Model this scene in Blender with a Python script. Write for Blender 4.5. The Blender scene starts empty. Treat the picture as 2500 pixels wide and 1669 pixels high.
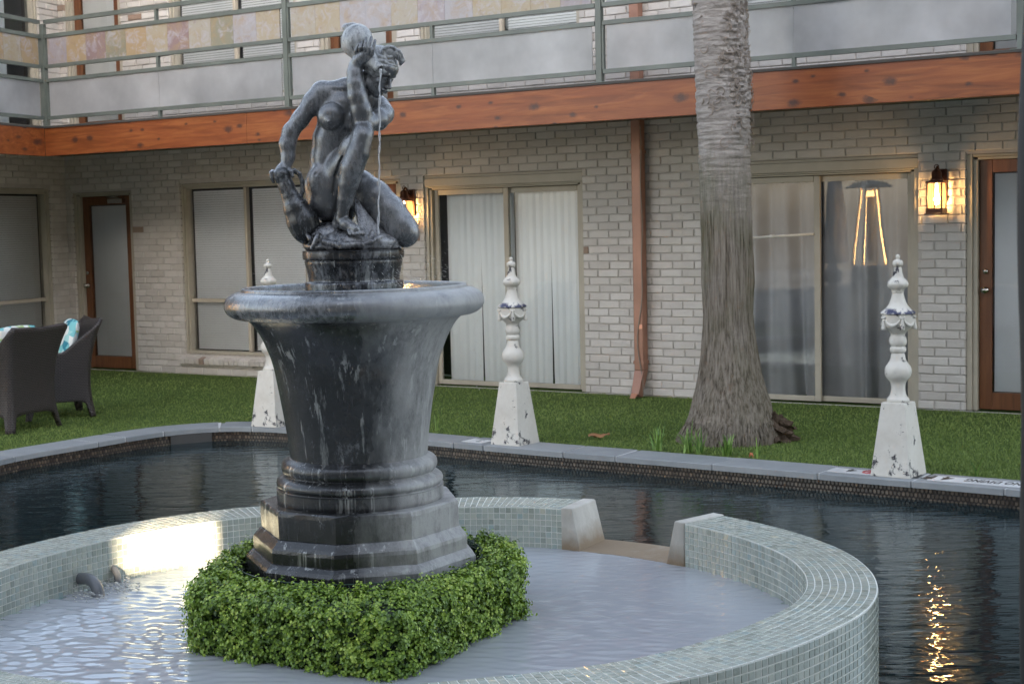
import bpy, bmesh, math, random
import numpy as np
from mathutils import Matrix, Vector
random.seed(7); rng = np.random.default_rng(7)
S = bpy.context.scene; COL = S.collection
PI = math.pi
# ---------------------------------------------------------------- camera
FPX, PITCH, ROLL, H = 3700.0, 0.0780, -0.0225, 1.6
cam_d = bpy.data.cameras.new('camera'); cam = bpy.data.objects.new('camera', cam_d); COL.objects.link(cam)
cam_d.sensor_width = 36; cam_d.lens = FPX/2500*36; cam_d.clip_start = 0.05; cam_d.clip_end = 400
cam.matrix_world = Matrix.Translation((0, 0, H)) @ Matrix.Rotation(PI/2-PITCH, 4, 'X') @ Matrix.Rotation(ROLL, 4, 'Z')
cam_d.dof.use_dof = True; cam_d.dof.focus_distance = 5.5; cam_d.dof.aperture_fstop = 13.0
S.camera = cam
# ---------------------------------------------------------------- world and sun
SUN_EL, SUN_AZ = math.radians(8), math.radians(184)     # azimuth measured clockwise from +Y
W = bpy.data.worlds.new('World'); S.world = W; W.use_nodes = True
nt = W.node_tree; bg = nt.nodes['Background']
sky = nt.nodes.new('ShaderNodeTexSky'); sky.sky_type = 'NISHITA'; sky.sun_disc = False
sky.sun_elevation = SUN_EL; sky.sun_rotation = SUN_AZ; sky.air_density = 0.7; sky.dust_density = 2.5; sky.ozone_density = 0.5
hs = nt.nodes.new('ShaderNodeHueSaturation'); hs.inputs['Saturation'].default_value = .62
nt.links.new(sky.outputs[0], hs.inputs['Color']); nt.links.new(hs.outputs[0], bg.inputs[0]); bg.inputs[1].default_value = 0.15
sl = bpy.data.lights.new('sun', 'SUN'); so = bpy.data.objects.new('sun', sl); COL.objects.link(so)
sl.energy = 4.5; sl.angle = math.radians(0.5); sl.color = (1.0, 0.80, 0.55)
sd = Vector((math.sin(SUN_AZ)*math.cos(SUN_EL), math.cos(SUN_AZ)*math.cos(SUN_EL), math.sin(SUN_EL)))
so.rotation_euler = sd.to_track_quat('Z', 'Y').to_euler(); so.location = (0, -5, 12)
S.view_settings.view_transform = 'Standard'; S.view_settings.look = 'None'
S.view_settings.exposure = 3.0; S.view_settings.gamma = 1.0
S.render.engine = 'CYCLES'

# pixel (of the 2500 px photograph) to world, at depth Y: used to place shapes where they stand
def cam_ray(x, y):
    x = np.asarray(x, float); y = np.asarray(y, float)
    a = (x-1250)/FPX; b = -(y-834.5)/FPX
    c, s = math.cos(ROLL), math.sin(ROLL)
    X = c*a-s*b; Yv = s*a+c*b
    return X, math.cos(PITCH)+Yv*math.sin(PITCH), Yv*math.cos(PITCH)-math.sin(PITCH)
def at_y(x, y, Y):
    X, F, Z = cam_ray(x, y); t = Y/F
    return np.stack([X*t, F*t, H+Z*t], -1)
def at_z(x, y, z):
    X, F, Z = cam_ray(x, y); t = (z-H)/Z
    return np.stack([X*t, F*t, H+Z*t], -1)

# ---------------------------------------------------------------- object helpers
def tag(o, label=None, cat=None, group=None, kind=None):
    if label: o['label'] = label
    if cat: o['category'] = cat
    if group: o['group'] = group
    if kind: o['kind'] = kind
    return o
def empty(name, loc=(0, 0, 0), rz=0, parent=None):
    o = bpy.data.objects.new(name, None); COL.objects.link(o); o.location = loc; o.rotation_euler = (0, 0, rz)
    o.empty_display_size = 0.1
    if parent: o.parent = parent
    return o
class MB:
    def __init__(s): s.v = []; s.f = []; s.n = 0; s.r = []; s.uv = []
    def add(s, V, F, rnd=0.0, uv=None):
        V = np.asarray(V, float).reshape(-1, 3)
        s.v.append(V); n = s.n
        s.f.extend([tuple(i+n for i in f) for f in F]); s.n += len(V)
        s.r.extend([rnd]*len(V) if np.isscalar(rnd) else list(rnd))
        s.uv.append(np.zeros((len(V), 2)) if uv is None else np.asarray(uv, float))
        return s
    def box(s, x0, x1, y0, y1, z0, z1, rnd=0.0, R=None, t=None):
        V = np.array([(x, y, z) for z in (z0, z1) for y in (y0, y1) for x in (x0, x1)], float)
        if R is not None: V = V @ np.array(R).T
        if t is not None: V = V + np.array(t)
        return s.add(V, [(0, 2, 3, 1), (4, 5, 7, 6), (0, 1, 5, 4), (2, 6, 7, 3), (0, 4, 6, 2), (1, 3, 7, 5)], rnd)
    def tube(s, P, r, n=10, cap=True, rnd=0.0):
        P = np.asarray(P, float); m = len(P); r = np.broadcast_to(np.asarray(r, float), (m,))
        T = np.gradient(P, axis=0); T /= np.linalg.norm(T, axis=1)[:, None]+1e-12
        up = np.array([0, 0, 1.0]) if abs(T[0][2]) < .9 else np.array([1.0, 0, 0])
        a = np.cross(T[0], up); a /= np.linalg.norm(a); V = []
        for i in range(m):
            a = a-T[i]*np.dot(a, T[i]); a /= np.linalg.norm(a); b = np.cross(T[i], a)
            for k in range(n):
                w = 2*PI*k/n; V.append(P[i]+r[i]*(math.cos(w)*a+math.sin(w)*b))
        F = [(i*n+k, i*n+(k+1) % n, (i+1)*n+(k+1) % n, (i+1)*n+k) for i in range(m-1) for k in range(n)]
        if cap: F += [tuple(range(n))[::-1], tuple((m-1)*n+k for k in range(n))]
        return s.add(V, F, rnd)
    def lathe(s, prof, n=64, c=(0, 0), fn=None, cap=True):
        prof = np.asarray(prof, float); m = len(prof); V = []; uv = []
        for i, (r, z) in enumerate(prof):
            for k in range(n):
                w = 2*PI*k/n; rr = r if fn is None else fn(r, z, w)
                V.append((c[0]+rr*math.cos(w), c[1]+rr*math.sin(w), z)); uv.append((w/(2*PI), z))
        F = [(i*n+k, i*n+(k+1) % n, (i+1)*n+(k+1) % n, (i+1)*n+k) for i in range(m-1) for k in range(n)]
        if cap: F += [tuple(range(n))[::-1], tuple((m-1)*n+k for k in range(n))]
        return s.add(V, F, 0, uv)
    def build(s, name, mat, parent=None, smooth=False, bevel=0, seg=2, rz=None, loc=None):
        me = bpy.data.meshes.new(name)
        V = np.concatenate(s.v) if s.v else np.zeros((0, 3))
        me.from_pydata(V.tolist(), [], s.f)
        at = me.attributes.new('rnd', 'FLOAT', 'POINT'); at.data.foreach_set('value', np.asarray(s.r, np.float32))
        uvs = np.concatenate(s.uv) if s.uv else np.zeros((0, 2))
        if np.any(uvs):
            au = me.attributes.new('puv', 'FLOAT2', 'POINT'); au.data.foreach_set('vector', uvs.astype(np.float32).ravel())
        if mat: me.materials.append(mat)
        me.polygons.foreach_set('use_smooth', [smooth]*len(me.polygons)); me.update()
        o = bpy.data.objects.new(name, me); COL.objects.link(o)
        if parent: o.parent = parent
        if loc is not None: o.location = loc
        if rz is not None: o.rotation_euler = (0, 0, rz)
        if bevel:
            b = o.modifiers.new('bevel', 'BEVEL'); b.width = bevel; b.segments = seg; b.limit_method = 'ANGLE'
        return o
def copy_tree(o, parent=None):
    c = o.copy(); COL.objects.link(c); c.parent = parent
    for ch in list(o.children): copy_tree(ch, c)
    return c
def smooth_angle(o, deg=35):
    me = o.data; me.polygons.foreach_set('use_smooth', [True]*len(me.polygons))
    bm = bmesh.new(); bm.from_mesh(me)
    for e in bm.edges:
        e.smooth = len(e.link_faces) < 2 or e.calc_face_angle(0) < math.radians(deg)
    bm.to_mesh(me); bm.free(); return o

# ---------------------------------------------------------------- materials
class Mat:
    def __init__(s, name, base=(.5, .5, .5), rough=.6, metal=0, spec=.5):
        s.m = bpy.data.materials.new(name); s.m.use_nodes = True; s.t = s.m.node_tree
        s.b = s.t.nodes['Principled BSDF']; s.out = s.t.nodes['Material Output']
        s.b.inputs['Base Color'].default_value = (*base, 1); s.b.inputs['Roughness'].default_value = rough
        s.b.inputs['Metallic'].default_value = metal; s.b.inputs['Specular IOR Level'].default_value = spec
    def n(s, typ, **kw):
        x = s.t.nodes.new('ShaderNode'+typ)
        for k, v in kw.items():
            if k[0] == '_': setattr(x, k[1:], v)
        for k, v in kw.items():
            if k[0] != '_':
                i = x.inputs[int(k[1:]) if k[0] == 'i' and k[1:].isdigit() else k.replace('_', ' ')]
                if isinstance(v, bpy.types.NodeSocket): s.t.links.new(v, i)
                else: i.default_value = v
        return x
    def co(s, kind='Object', scale=(1, 1, 1), rot=(0, 0, 0)):
        c = s.n('TexCoord'); mp = s.n('Mapping', Vector=c.outputs[kind], Scale=scale, Rotation=rot); return mp.outputs[0]
    def noise(s, vec, scale=5, detail=6, rough=.6, dist=0):
        return s.n('TexNoise', Vector=vec, Scale=scale, Detail=detail, Roughness=rough, Distortion=dist).outputs[0]
    def ramp(s, f, stops, interp='LINEAR'):
        r = s.n('ValToRGB', Fac=f); cr = r.color_ramp; cr.interpolation = interp
        while len(cr.elements) < len(stops): cr.elements.new(.5)
        for e, (p, c) in zip(cr.elements, stops):
            e.position = p; e.color = (*c, 1) if not np.isscalar(c) else (c, c, c, 1)
        return r.outputs[0]
    def mix(s, f, a, b, typ='MIX'):
        x = s.n('Mix', _data_type='RGBA', _blend_type=typ)
        for sock, v in ((x.inputs[0], f), (x.inputs[6], a), (x.inputs[7], b)):
            if isinstance(v, bpy.types.NodeSocket): s.t.links.new(v, sock)
            else: sock.default_value = v if np.isscalar(v) else (*v, 1)
        return x.outputs[2]
    def math(s, op, a, b=0.0, c=0.0):
        x = s.n('Math', _operation=op)
        for i, v in enumerate((a, b, c)):
            if isinstance(v, bpy.types.NodeSocket): s.t.links.new(v, x.inputs[i])
            else: x.inputs[i].default_value = v
        return x.outputs[0]
    def attr(s, name='rnd'): return s.n('Attribute', _attribute_name=name)
    def color(s, c): s.t.links.new(c, s.b.inputs['Base Color']); return s
    def rough(s, c): s.t.links.new(c, s.b.inputs['Roughness']); return s
    def bump(s, h, dist=.01, strength=1.0, prev=None):
        b = s.n('Bump', Height=h, Distance=dist, Strength=strength)
        if prev is not None: s.t.links.new(prev, b.inputs['Normal'])
        s.t.links.new(b.outputs[0], s.b.inputs['Normal']); return b.outputs[0]
M = {}
def flat(name, base, rough=.6, metal=0, bumpscale=0, bd=.001, var=.12, spec=.5):
    m = Mat(name, base, rough, metal, spec); v = m.co()
    n = m.noise(v, 3, 5); b = np.array(base)
    m.color(m.ramp(n, [(.3, tuple(b*(1-var))), (.7, tuple(np.minimum(b*(1+var), .95)))]))
    if bumpscale: m.bump(m.noise(v, bumpscale, 4), bd)
    M[name] = m.m; return m.m

# painted brick: faint brick to brick change, grime, a few bare chips
m = Mat('painted_brick', rough=.62); v = m.co(); r = m.attr().outputs['Fac']
c = m.ramp(r, [(0, (.53, .50, .475)), (.5, (.59, .56, .535)), (.985, (.64, .61, .585)), (1, (.30, .21, .16))])
g = m.noise(v, 2.2, 6, .7); c = m.mix(m.math('MULTIPLY', m.ramp(g, [(.45, 0.0), (.75, 1.0)]), .35), c, (.37, .33, .29))
chip = m.ramp(m.noise(v, 9, 7, .75), [(.735, 0.0), (.75, 1.0)]); c = m.mix(chip, c, (.27, .20, .15)); m.color(c)
b1 = m.bump(m.noise(v, 60, 5, .7), .004); m.bump(m.noise(v, 16, 3), .008, .8, b1); M['brick'] = m.m
m = Mat('painted_mortar', rough=.75); v = m.co()
m.color(m.ramp(m.noise(v, 7, 6), [(.3, (.44, .41, .39)), (.7, (.55, .52, .50))])); m.bump(m.noise(v, 90, 4), .004); M['mortar'] = m.m
flat('frame_paint', (.41, .375, .31), .45, bumpscale=40, bd=.0006)
flat('frame_dark', (.06, .058, .055), .5)
flat('sash', (.50, .44, .36), .4)
flat('white_rod', (.75, .73, .68), .35)
flat('railing', (.135, .155, .14), .42, bumpscale=60, bd=.0006, var=.2)
flat('deck_edge', (.07, .065, .06), .8)
flat('soffit', (.13, .115, .10), .7)
flat('slat', (.74, .75, .76), .45, var=.04)
flat('vane', (.82, .84, .84), .5, var=.03)
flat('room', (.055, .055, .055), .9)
flat('chrome', (.55, .53, .50), .22, 1)
flat('copper', (.33, .175, .125), .42, .3, bumpscale=25, bd=.002, var=.18)
flat('copper_new', (.72, .36, .25), .3, .5)
flat('wire', (.25, .22, .19), .5)
flat('lantern_metal', (.13, .06, .042), .35, .75, var=.3)
flat('dark_post', (.006, .0065, .008), .6)
flat('white_plastic', (.7, .69, .66), .35)
flat('roof', (.10, .09, .085), .8)
# stained timber with knots
m = Mat('cedar', rough=.42); v = m.co(scale=(1, 1, 1)); st = m.co(scale=(1.3, 6, 14))
n = m.noise(st, 1.6, 7, .6, .6); bigc = m.noise(m.co(scale=(.9, 1, 2.4)), 1.3, 3)
c = m.ramp(n, [(.25, (.13, .034, .010)), (.5, (.255, .074, .021)), (.75, (.40, .135, .040))])
c = m.mix(m.ramp(bigc, [(.4, 0.0), (.65, .55)]), c, (.25, .060, .018))
sxz = m.n('SeparateXYZ', Vector=v); vec2 = m.n('CombineXYZ', X=m.math('MULTIPLY', m.math('ADD', sxz.outputs[0], sxz.outputs[1]), 5.2), Y=m.math('MULTIPLY', sxz.outputs[2], 9.0), Z=0.0).outputs[0]
vo = m.n('TexVoronoi', _voronoi_dimensions='2D', Vector=vec2, Scale=1.0, Randomness=1.0)
kz = m.math('ADD', .62, m.math('MULTIPLY', m.n('SeparateColor', Color=vo.outputs['Color']).outputs[1], 1.5))
k = m.ramp(m.math('ADD', m.math('MULTIPLY', vo.outputs['Distance'], kz), m.math('MULTIPLY', m.noise(v, 34, 4, .7), .30)), [(.24, 1.0), (.42, 0.0)])
pk = m.ramp(m.n('SeparateColor', Color=vo.outputs['Color']).outputs[0], [(.52, 0.0), (.56, 1.0)])
c = m.mix(m.math('MULTIPLY', m.math('MULTIPLY', k, pk), .85), c, (.055, .025, .022))
m.color(c); m.bump(n, .002); M['cedar'] = m.m
m = Mat('door_wood', rough=.35); n = m.noise(m.co(scale=(14, 14, 1.2)), 2, 6, .6, .4)
m.color(m.ramp(n, [(.3, (.10, .036, .015)), (.7, (.19, .075, .030))])); m.bump(n, .001); M['door_wood'] = m.m
# window glass: clear sheet with mirror reflection
def glass(name, tint=(.93, .95, .96), ior=1.9, rough=0.0, rip=0):
    m = Mat(name); tr = m.n('BsdfTransparent', Color=(*tint, 1)); gl = m.n('BsdfGlossy', Roughness=rough, Color=(1, 1, 1, 1))
    fr = m.n('Fresnel', IOR=ior)
    if rip:
        b = m.n('Bump', Height=m.noise(m.co(), rip, 2), Distance=.0015, Strength=.5); m.t.links.new(b.outputs[0], gl.inputs['Normal'])
    mx = m.n('MixShader', Fac=fr.outputs[0], i1=tr.outputs[0], i2=gl.outputs[0]); m.t.links.new(mx.outputs[0], m.out.inputs[0]); M[name] = m.m
glass('pane_glass', ior=1.52, rip=1.3)
# frosted balcony glass
m = Mat('frosted_glass', (.58, .60, .62), .30); v = m.co()
m.color(m.ramp(m.noise(v, 1.6, 4), [(.3, (.42, .43, .45)), (.7, (.76, .77, .80))])); m.bump(m.noise(v, 90, 3), .0012)
m.b.inputs['Transmission Weight'].default_value = .6; M['frosted'] = m.m
# slate tiles of the balcony
m = Mat('slate', rough=.5); v = m.co(); r = m.attr().outputs['Fac']
c = m.ramp(r, [(0, (.25, .24, .18)), (.16, (.37, .34, .29)), (.3, (.27, .19, .19)), (.45, (.36, .35, .38)), (.6, (.38, .28, .17)), (.72, (.33, .30, .33)), (.86, (.38, .33, .25)), (1, (.40, .39, .42))], 'CONSTANT')
off = m.n('CombineXYZ', X=m.math('MULTIPLY', r, 37.0), Y=0.0, Z=m.math('MULTIPLY', r, 11.0)); vv = m.n('VectorMath', _operation='ADD', i0=v, i1=off.outputs[0]).outputs[0]
n = m.noise(vv, 5.5, 7, .7, 1.2); c = m.mix(m.ramp(n, [(.47, 0.0), (.64, .55)]), c, (.36, .26, .14))
n2 = m.noise(vv, 9, 6, .7, .8); c = m.mix(m.ramp(n2, [(.50, 0.0), (.64, .7)]), c, (.42, .40, .45))
c = m.mix(m.ramp(m.noise(vv, 14, 6, .7), [(.58, 0.0), (.7, .5)]), c, (.20, .14, .14))
m.color(c); m.bump(n, .003); M['slate'] = m.m
# glass mosaic of the spa wall
m = Mat('mosaic', rough=.16); v = m.co(); r = m.attr().outputs['Fac']
c = m.ramp(r, [(0, (.31, .34, .29)), (.3, (.44, .465, .405)), (.6, (.39, .43, .385)), (.8, (.52, .53, .45)), (.93, (.35, .43, .415)), (1, (.58, .56, .44))])
c = m.mix(m.ramp(m.noise(v, 3.5, 5, .7), [(.5, 0.0), (.75, .6)]), c, (.42, .42, .36)); m.color(c)
m.rough(m.ramp(m.noise(v, 25, 4), [(.35, .10), (.7, .32)])); m.bump(m.noise(v, 70, 3), .0015)
m.b.inputs['Coat Weight'].default_value = .4; M['mosaic'] = m.m
m = Mat('grout', rough=.8); v = m.co()
m.color(m.ramp(m.noise(v, 11, 6, .7), [(.3, (.66, .65, .58)), (.65, (.78, .78, .74)), (.9, (.56, .48, .34))])); m.bump(m.noise(v, 120, 3), .001); M['grout'] = m.m
# waterline tiles of the pool
m = Mat('waterline_tile', rough=.22); r = m.attr().outputs['Fac']
m.color(m.ramp(r, [(0, (.055, .042, .034)), (.5, (.10, .078, .06)), (1, (.165, .125, .092))])); M['waterline'] = m.m
flat('waterline_grout', (.028, .022, .018), .8)
# bluestone coping
m = Mat('bluestone', rough=.55); v = m.co(); r = m.attr().outputs['Fac']
n = m.noise(v, 4, 8, .7, .4); c = m.ramp(n, [(.25, (.19, .21, .225)), (.5, (.26, .28, .295)), (.75, (.34, .355, .36))])
c = m.mix(.35, c, m.ramp(r, [(0, (.20, .22, .23)), (1, (.36, .37, .37))])); m.color(c)
b1 = m.bump(m.noise(v, 35, 6, .7), .003); m.bump(m.noise(v, 6, 3), .006, .6, b1); M['bluestone'] = m.m
flat('white_grout', (.62, .62, .62), .8, bumpscale=60)
# marker tiles
flat('marker_white', (.72, .73, .74), .3); flat('marker_black', (.02, .02, .022), .4); flat('marker_red', (.45, .10, .10), .4)
# turf
m = Mat('turf', rough=.85, spec=.2); v = m.co()
c = m.ramp(m.noise(v, 1.1, 5, .6), [(.3, (.075, .125, .030)), (.7, (.11, .17, .042))]); c = m.mix(m.ramp(m.noise(v, 90, 3, .7), [(.4, 0.0), (.7, .7)]), c, (.10, .17, .04))
m.color(c); m.bump(m.noise(v, 140, 4, .8), .02); M['turf'] = m.m
m = Mat('turf_blade', rough=.6, spec=.25); r = m.attr().outputs['Fac']
m.color(m.ramp(r, [(0, (.115, .170, .040)), (.45, (.175, .250, .062)), (.8, (.245, .32, .092)), (1, (.34, .35, .15))])); M['blade'] = m.m
m = Mat('weed', rough=.4); m.color(m.ramp(m.attr().outputs['Fac'], [(0, (.10, .22, .04)), (1, (.24, .38, .08))])); M['weed'] = m.m
m = Mat('box_leaf', rough=.36); r = m.attr().outputs['Fac']
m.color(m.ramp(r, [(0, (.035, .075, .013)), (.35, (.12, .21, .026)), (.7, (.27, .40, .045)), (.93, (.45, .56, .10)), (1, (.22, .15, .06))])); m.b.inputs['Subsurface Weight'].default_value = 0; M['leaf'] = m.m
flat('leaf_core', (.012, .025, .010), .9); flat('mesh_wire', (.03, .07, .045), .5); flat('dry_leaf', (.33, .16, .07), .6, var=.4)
# water
def water(name, tint, ior, scale, stretch, dist, fac_sub=0.0, sub=(0, 0, 0), strength=1.0):
    m = Mat(name); base = m.n('BsdfTransparent', Color=(*tint, 1)); gl = m.n('BsdfGlossy', Roughness=.03, Color=(.88, .96, 1, 1))
    v = m.co(scale=stretch); h1 = m.noise(v, scale, 3, .55, .4); h2 = m.noise(v, scale*3.3, 2, .5)
    h = m.math('ADD', h1, m.math('MULTIPLY', h2, .25))
    b = m.n('Bump', Height=h, Distance=dist, Strength=strength)
    fr = m.n('Fresnel', IOR=ior, Normal=b.outputs[0]); m.t.links.new(b.outputs[0], gl.inputs['Normal'])
    body = base.outputs[0]
    if fac_sub:
        d = m.n('BsdfDiffuse', Color=(*sub, 1)); body = m.n('MixShader', Fac=fac_sub, i1=base.outputs[0], i2=d.outputs[0]).outputs[0]
    mx = m.n('MixShader', Fac=fr.outputs[0], i1=body, i2=gl.outputs[0]); m.t.links.new(mx.outputs[0], m.out.inputs[0]); M[name] = m.m
water('pool_water', (.5, .62, .64), 1.40, 3.6, (.7, 2.1, 1), .0085, .35, (.012, .040, .050))
water('spa_water', (.80, .83, .85), 1.45, 4.0, (.8, 1.7, 1), .005, .74, (.57, .58, .615))
water('basin_water', (.75, .78, .76), 1.33, 14, (1, 1, 1), .006)
m = Mat('pool_plaster', (.012, .040, .055), .7); M['pool_plaster'] = m.m
m = Mat('spa_plaster', rough=.7); m.color(m.ramp(m.noise(m.co(), 2.5, 6, .7), [(.3, (.33, .35, .38)), (.7, (.44, .46, .49))])); M['spa_plaster'] = m.m
# patinated metal of the fountain: dark casting under pale mineral bloom, streaks where water has run
def patina(name, streak=True, amount=.5, side=False, dark=(.030, .031, .034), pale=(.40, .41, .44), soft=1.0, met=.70):
    m = Mat(name, rough=.33, spec=.9); v = m.co(); d = np.array(dark)
    c = m.ramp(m.noise(v, 5, 8, .7), [(.3, tuple(d*.6)), (.7, tuple(d*1.8))])
    bloom = m.noise(m.co(scale=(1, 1, .55)), 9.5, 9, .78, .12)
    f = m.ramp(bloom, [(.55-.12*amount, 0.0), (.70-.12*amount, .9)])
    fine = m.ramp(m.noise(m.co(scale=(1, 1, .35)), 60, 6, .85), [(.38, .05), (.60, 1.0)])
    f = m.math('MULTIPLY', f, fine)
    scr = m.ramp(m.noise(m.co(scale=(1, .6, .18), rot=(.12, .2, 0)), 75, 5, .75), [(.56, 0.0), (.66, .45)])
    if streak: scr = m.math('MULTIPLY', scr, .25)
    f = m.math('MULTIPLY', m.math('MAXIMUM', f, scr), min(1.0, .55+.45*max(amount, 0))*soft)
    c = m.mix(f, c, pale)
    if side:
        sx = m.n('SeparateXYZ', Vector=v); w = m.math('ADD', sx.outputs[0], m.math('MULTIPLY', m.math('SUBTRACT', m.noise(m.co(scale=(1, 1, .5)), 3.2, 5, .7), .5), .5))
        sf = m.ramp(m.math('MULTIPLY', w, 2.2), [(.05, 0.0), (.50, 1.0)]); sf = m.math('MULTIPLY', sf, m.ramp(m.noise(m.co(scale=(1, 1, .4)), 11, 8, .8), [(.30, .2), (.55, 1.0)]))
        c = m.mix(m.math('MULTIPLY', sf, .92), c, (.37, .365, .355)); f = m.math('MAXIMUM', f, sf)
    if streak:
        sv = m.co(scale=(1, 1, .010)); s1 = m.ramp(m.noise(sv, 34, 5, .65, .12), [(.57, 0.0), (.61, 1.0)])
        s2 = m.ramp(m.noise(m.co(scale=(1, 1, .22)), 7, 6, .8), [(.44, 0.0), (.58, 1.0)])
        c = m.mix(m.math('MULTIPLY', m.math('MULTIPLY', s1, s2), .7), c, (.45, .45, .43))
    br = m.ramp(m.noise(v, 3.1, 4), [(.62, 0.0), (.72, .35)]); c = m.mix(br, c, (.13, .085, .055)); m.color(c)
    m.rough(m.ramp(f, [(0.0, .24), (.7, .50)])); m.t.links.new(m.ramp(f, [(0.0, met), (.7, .0)]), m.b.inputs['Metallic'])
    b1 = m.bump(m.noise(v, 90, 5, .8), .0010); m.bump(m.noise(v, 14, 5, .7), .0025, .7, b1); M[name] = m.m
patina('urn_metal', True, -.15, True, dark=(.028, .0285, .030), met=.45); patina('rim_metal', True, .6, True, dark=(.15, .153, .16), pale=(.48, .48, .49)); patina('statue_metal', False, .65, dark=(.125, .126, .130), pale=(.46, .46, .47), soft=.55, met=.55); patina('jug_metal', False, .35, dark=(.060, .061, .063))
patina('cloth_metal', False, 1.1, dark=(.06, .06, .064), pale=(.52, .52, .54)); patina('hair_metal', False, 1.7, dark=(.13, .13, .13), pale=(.60, .60, .59)); patina('plinth_metal', True, .5)
m = Mat('falling_water', (.95, .96, .98), .06); m.b.inputs['Transmission Weight'].default_value = .55; m.b.inputs['IOR'].default_value = 1.33
M['falling_water'] = m.m
# chipped white paint over dark blue-black
m = Mat('chipped_white', rough=.5); v = m.co(); a = m.noise(v, 13, 8, .8, .3); bb = m.noise(v, 2.8, 3)
f = m.ramp(m.math('ADD', a, m.math('MULTIPLY', bb, .35)), [(.765, 0.0), (.785, 1.0)])
c = m.ramp(m.noise(v, 6, 6, .7), [(.3, (.60, .565, .50)), (.7, (.74, .715, .655))]); c = m.mix(f, c, (.035, .032, .045))
r = m.attr().outputs['Fac']; bl = m.math('MULTIPLY', m.ramp(m.noise(m.co(scale=(1, 1, .6)), 26, 6, .8), [(.47, 0.0), (.53, 1.0)]), r)
c = m.mix(bl, c, (.055, .06, .12)); m.color(c); b1 = m.bump(m.math('MULTIPLY', f, -1.0), .002); m.bump(m.noise(v, 45, 4), .002, .7, b1); M['chipped'] = m.m
# palm bark
m = Mat('palm_bark', rough=.85, spec=.25); r = m.attr().outputs['Fac']; v = m.co()
lo = m.noise(m.co(scale=(1, 1, .05)), 62, 5, .7, .1); hi = m.noise(m.co(scale=(.25, .25, 1)), 34, 6, .75, .5)
cl = m.ramp(lo, [(.38, (.085, .068, .050)), (.47, (.20, .17, .135)), (.64, (.32, .28, .235))])
ch = m.ramp(hi, [(.3, (.24, .215, .20)), (.55, (.41, .375, .35)), (.75, (.53, .485, .455))])
c = m.mix(r, cl, ch); sx = m.n('SeparateXYZ', Vector=v)
moss = m.math('MULTIPLY', m.ramp(m.noise(m.co(scale=(1, 1, .35)), 3.2, 5, .7), [(.44, 0.0), (.62, 1.0)]), m.ramp(m.math('MULTIPLY', sx.outputs[2], .3), [(.1, .2), (.35, .9), (.62, .7), (.72, 0.0)]))
c = m.mix(m.math('MULTIPLY', moss, .6), c, (.085, .095, .035))
c = m.mix(m.ramp(m.noise(v, 5, 6, .8), [(.6, 0.0), (.7, .5)]), c, (.22, .13, .08)); m.color(c)
b1 = m.bump(m.mix(r, lo, hi), .02); m.bump(m.noise(v, 70, 5, .8), .004, .8, b1); M['bark'] = m.m
flat('root_earth', (.07, .048, .032), .95, bumpscale=30, bd=.02, var=.5); flat('fibre', (.30, .25, .21), .8, var=.35)
# wicker
m = Mat('wicker', rough=.38); u = m.attr('puv').outputs['Vector']; mp = m.n('Mapping', Vector=u, Scale=(36, 36, 1)).outputs[0]
bt = m.n('TexBrick', Vector=mp, Scale=1.0, Color1=(1, 1, 1, 1), Color2=(.8, .8, .8, 1), Mortar=(0, 0, 0, 1)); bt.inputs['Mortar Size'].default_value = .16; bt.inputs['Mortar Smooth'].default_value = .9; bt.inputs['Brick Width'].default_value = 1.0; bt.inputs['Row Height'].default_value = .5
m.color(m.mix(bt.outputs[0], (.007, .006, .006), (.085, .070, .068))); m.bump(bt.outputs[0], .004); M['wicker'] = m.m
# printed cushion
m = Mat('cushion', rough=.8); v = m.co(); vo = m.n('TexVoronoi', Vector=v, Scale=15.0)
c = m.ramp(m.n('SeparateColor', Color=vo.outputs['Color']).outputs[0], [(0, (.74, .77, .74)), (.28, (.20, .52, .55)), (.45, (.74, .77, .74)), (.6, (.35, .62, .62)), (.72, (.03, .22, .30)), (.84, (.42, .55, .25)), (.88, (.72, .75, .73))], 'CONSTANT')
m.color(c); M['cushion'] = m.m
m = Mat('curtain', rough=.8); m.color(m.ramp(m.noise(m.co(), 2, 3), [(.3, (.36, .36, .375)), (.7, (.47, .47, .48))])); M['curtain'] = m.m
# lit lantern glass and bulb
m = Mat('lantern_glass'); em = m.n('Emission', Color=(1, .50, .17, 1), Strength=.40); tr = m.n('BsdfTransparent', Color=(1, .86, .66, 1))
mx = m.n('MixShader', Fac=.35, i1=tr.outputs[0], i2=em.outputs[0]); m.t.links.new(mx.outputs[0], m.out.inputs[0]); M['lantern_glass'] = m.m
m = Mat('bulb', (1, .8, .5), .3); m.b.inputs['Emission Color'].default_value = (1, .66, .30, 1); m.b.inputs['Emission Strength'].default_value = 32; M['bulb'] = m.m
m = Mat('travertine', rough=.6); v = m.co(); c = m.ramp(m.noise(m.co(scale=(1, 1, .6)), 7, 7, .7), [(.3, (.42, .39, .34)), (.7, (.66, .63, .57))])
sz = m.n('SeparateXYZ', Vector=v).outputs[2]; ru = m.math('ADD', sz, m.math('MULTIPLY', m.noise(v, 9, 5, .7), .12))
c = m.mix(m.ramp(ru, [(.24, .9), (.33, 0.0)]), c, (.25, .17, .095)); m.color(c); m.bump(m.noise(v, 40, 5, .8), .004); M['travertine'] = m.m
flat('pvc', (.15, .155, .165), .25); flat('concrete', (.30, .29, .27), .85, bumpscale=40); flat('blocker_wall', (.16, .15, .14), .8)
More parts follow.
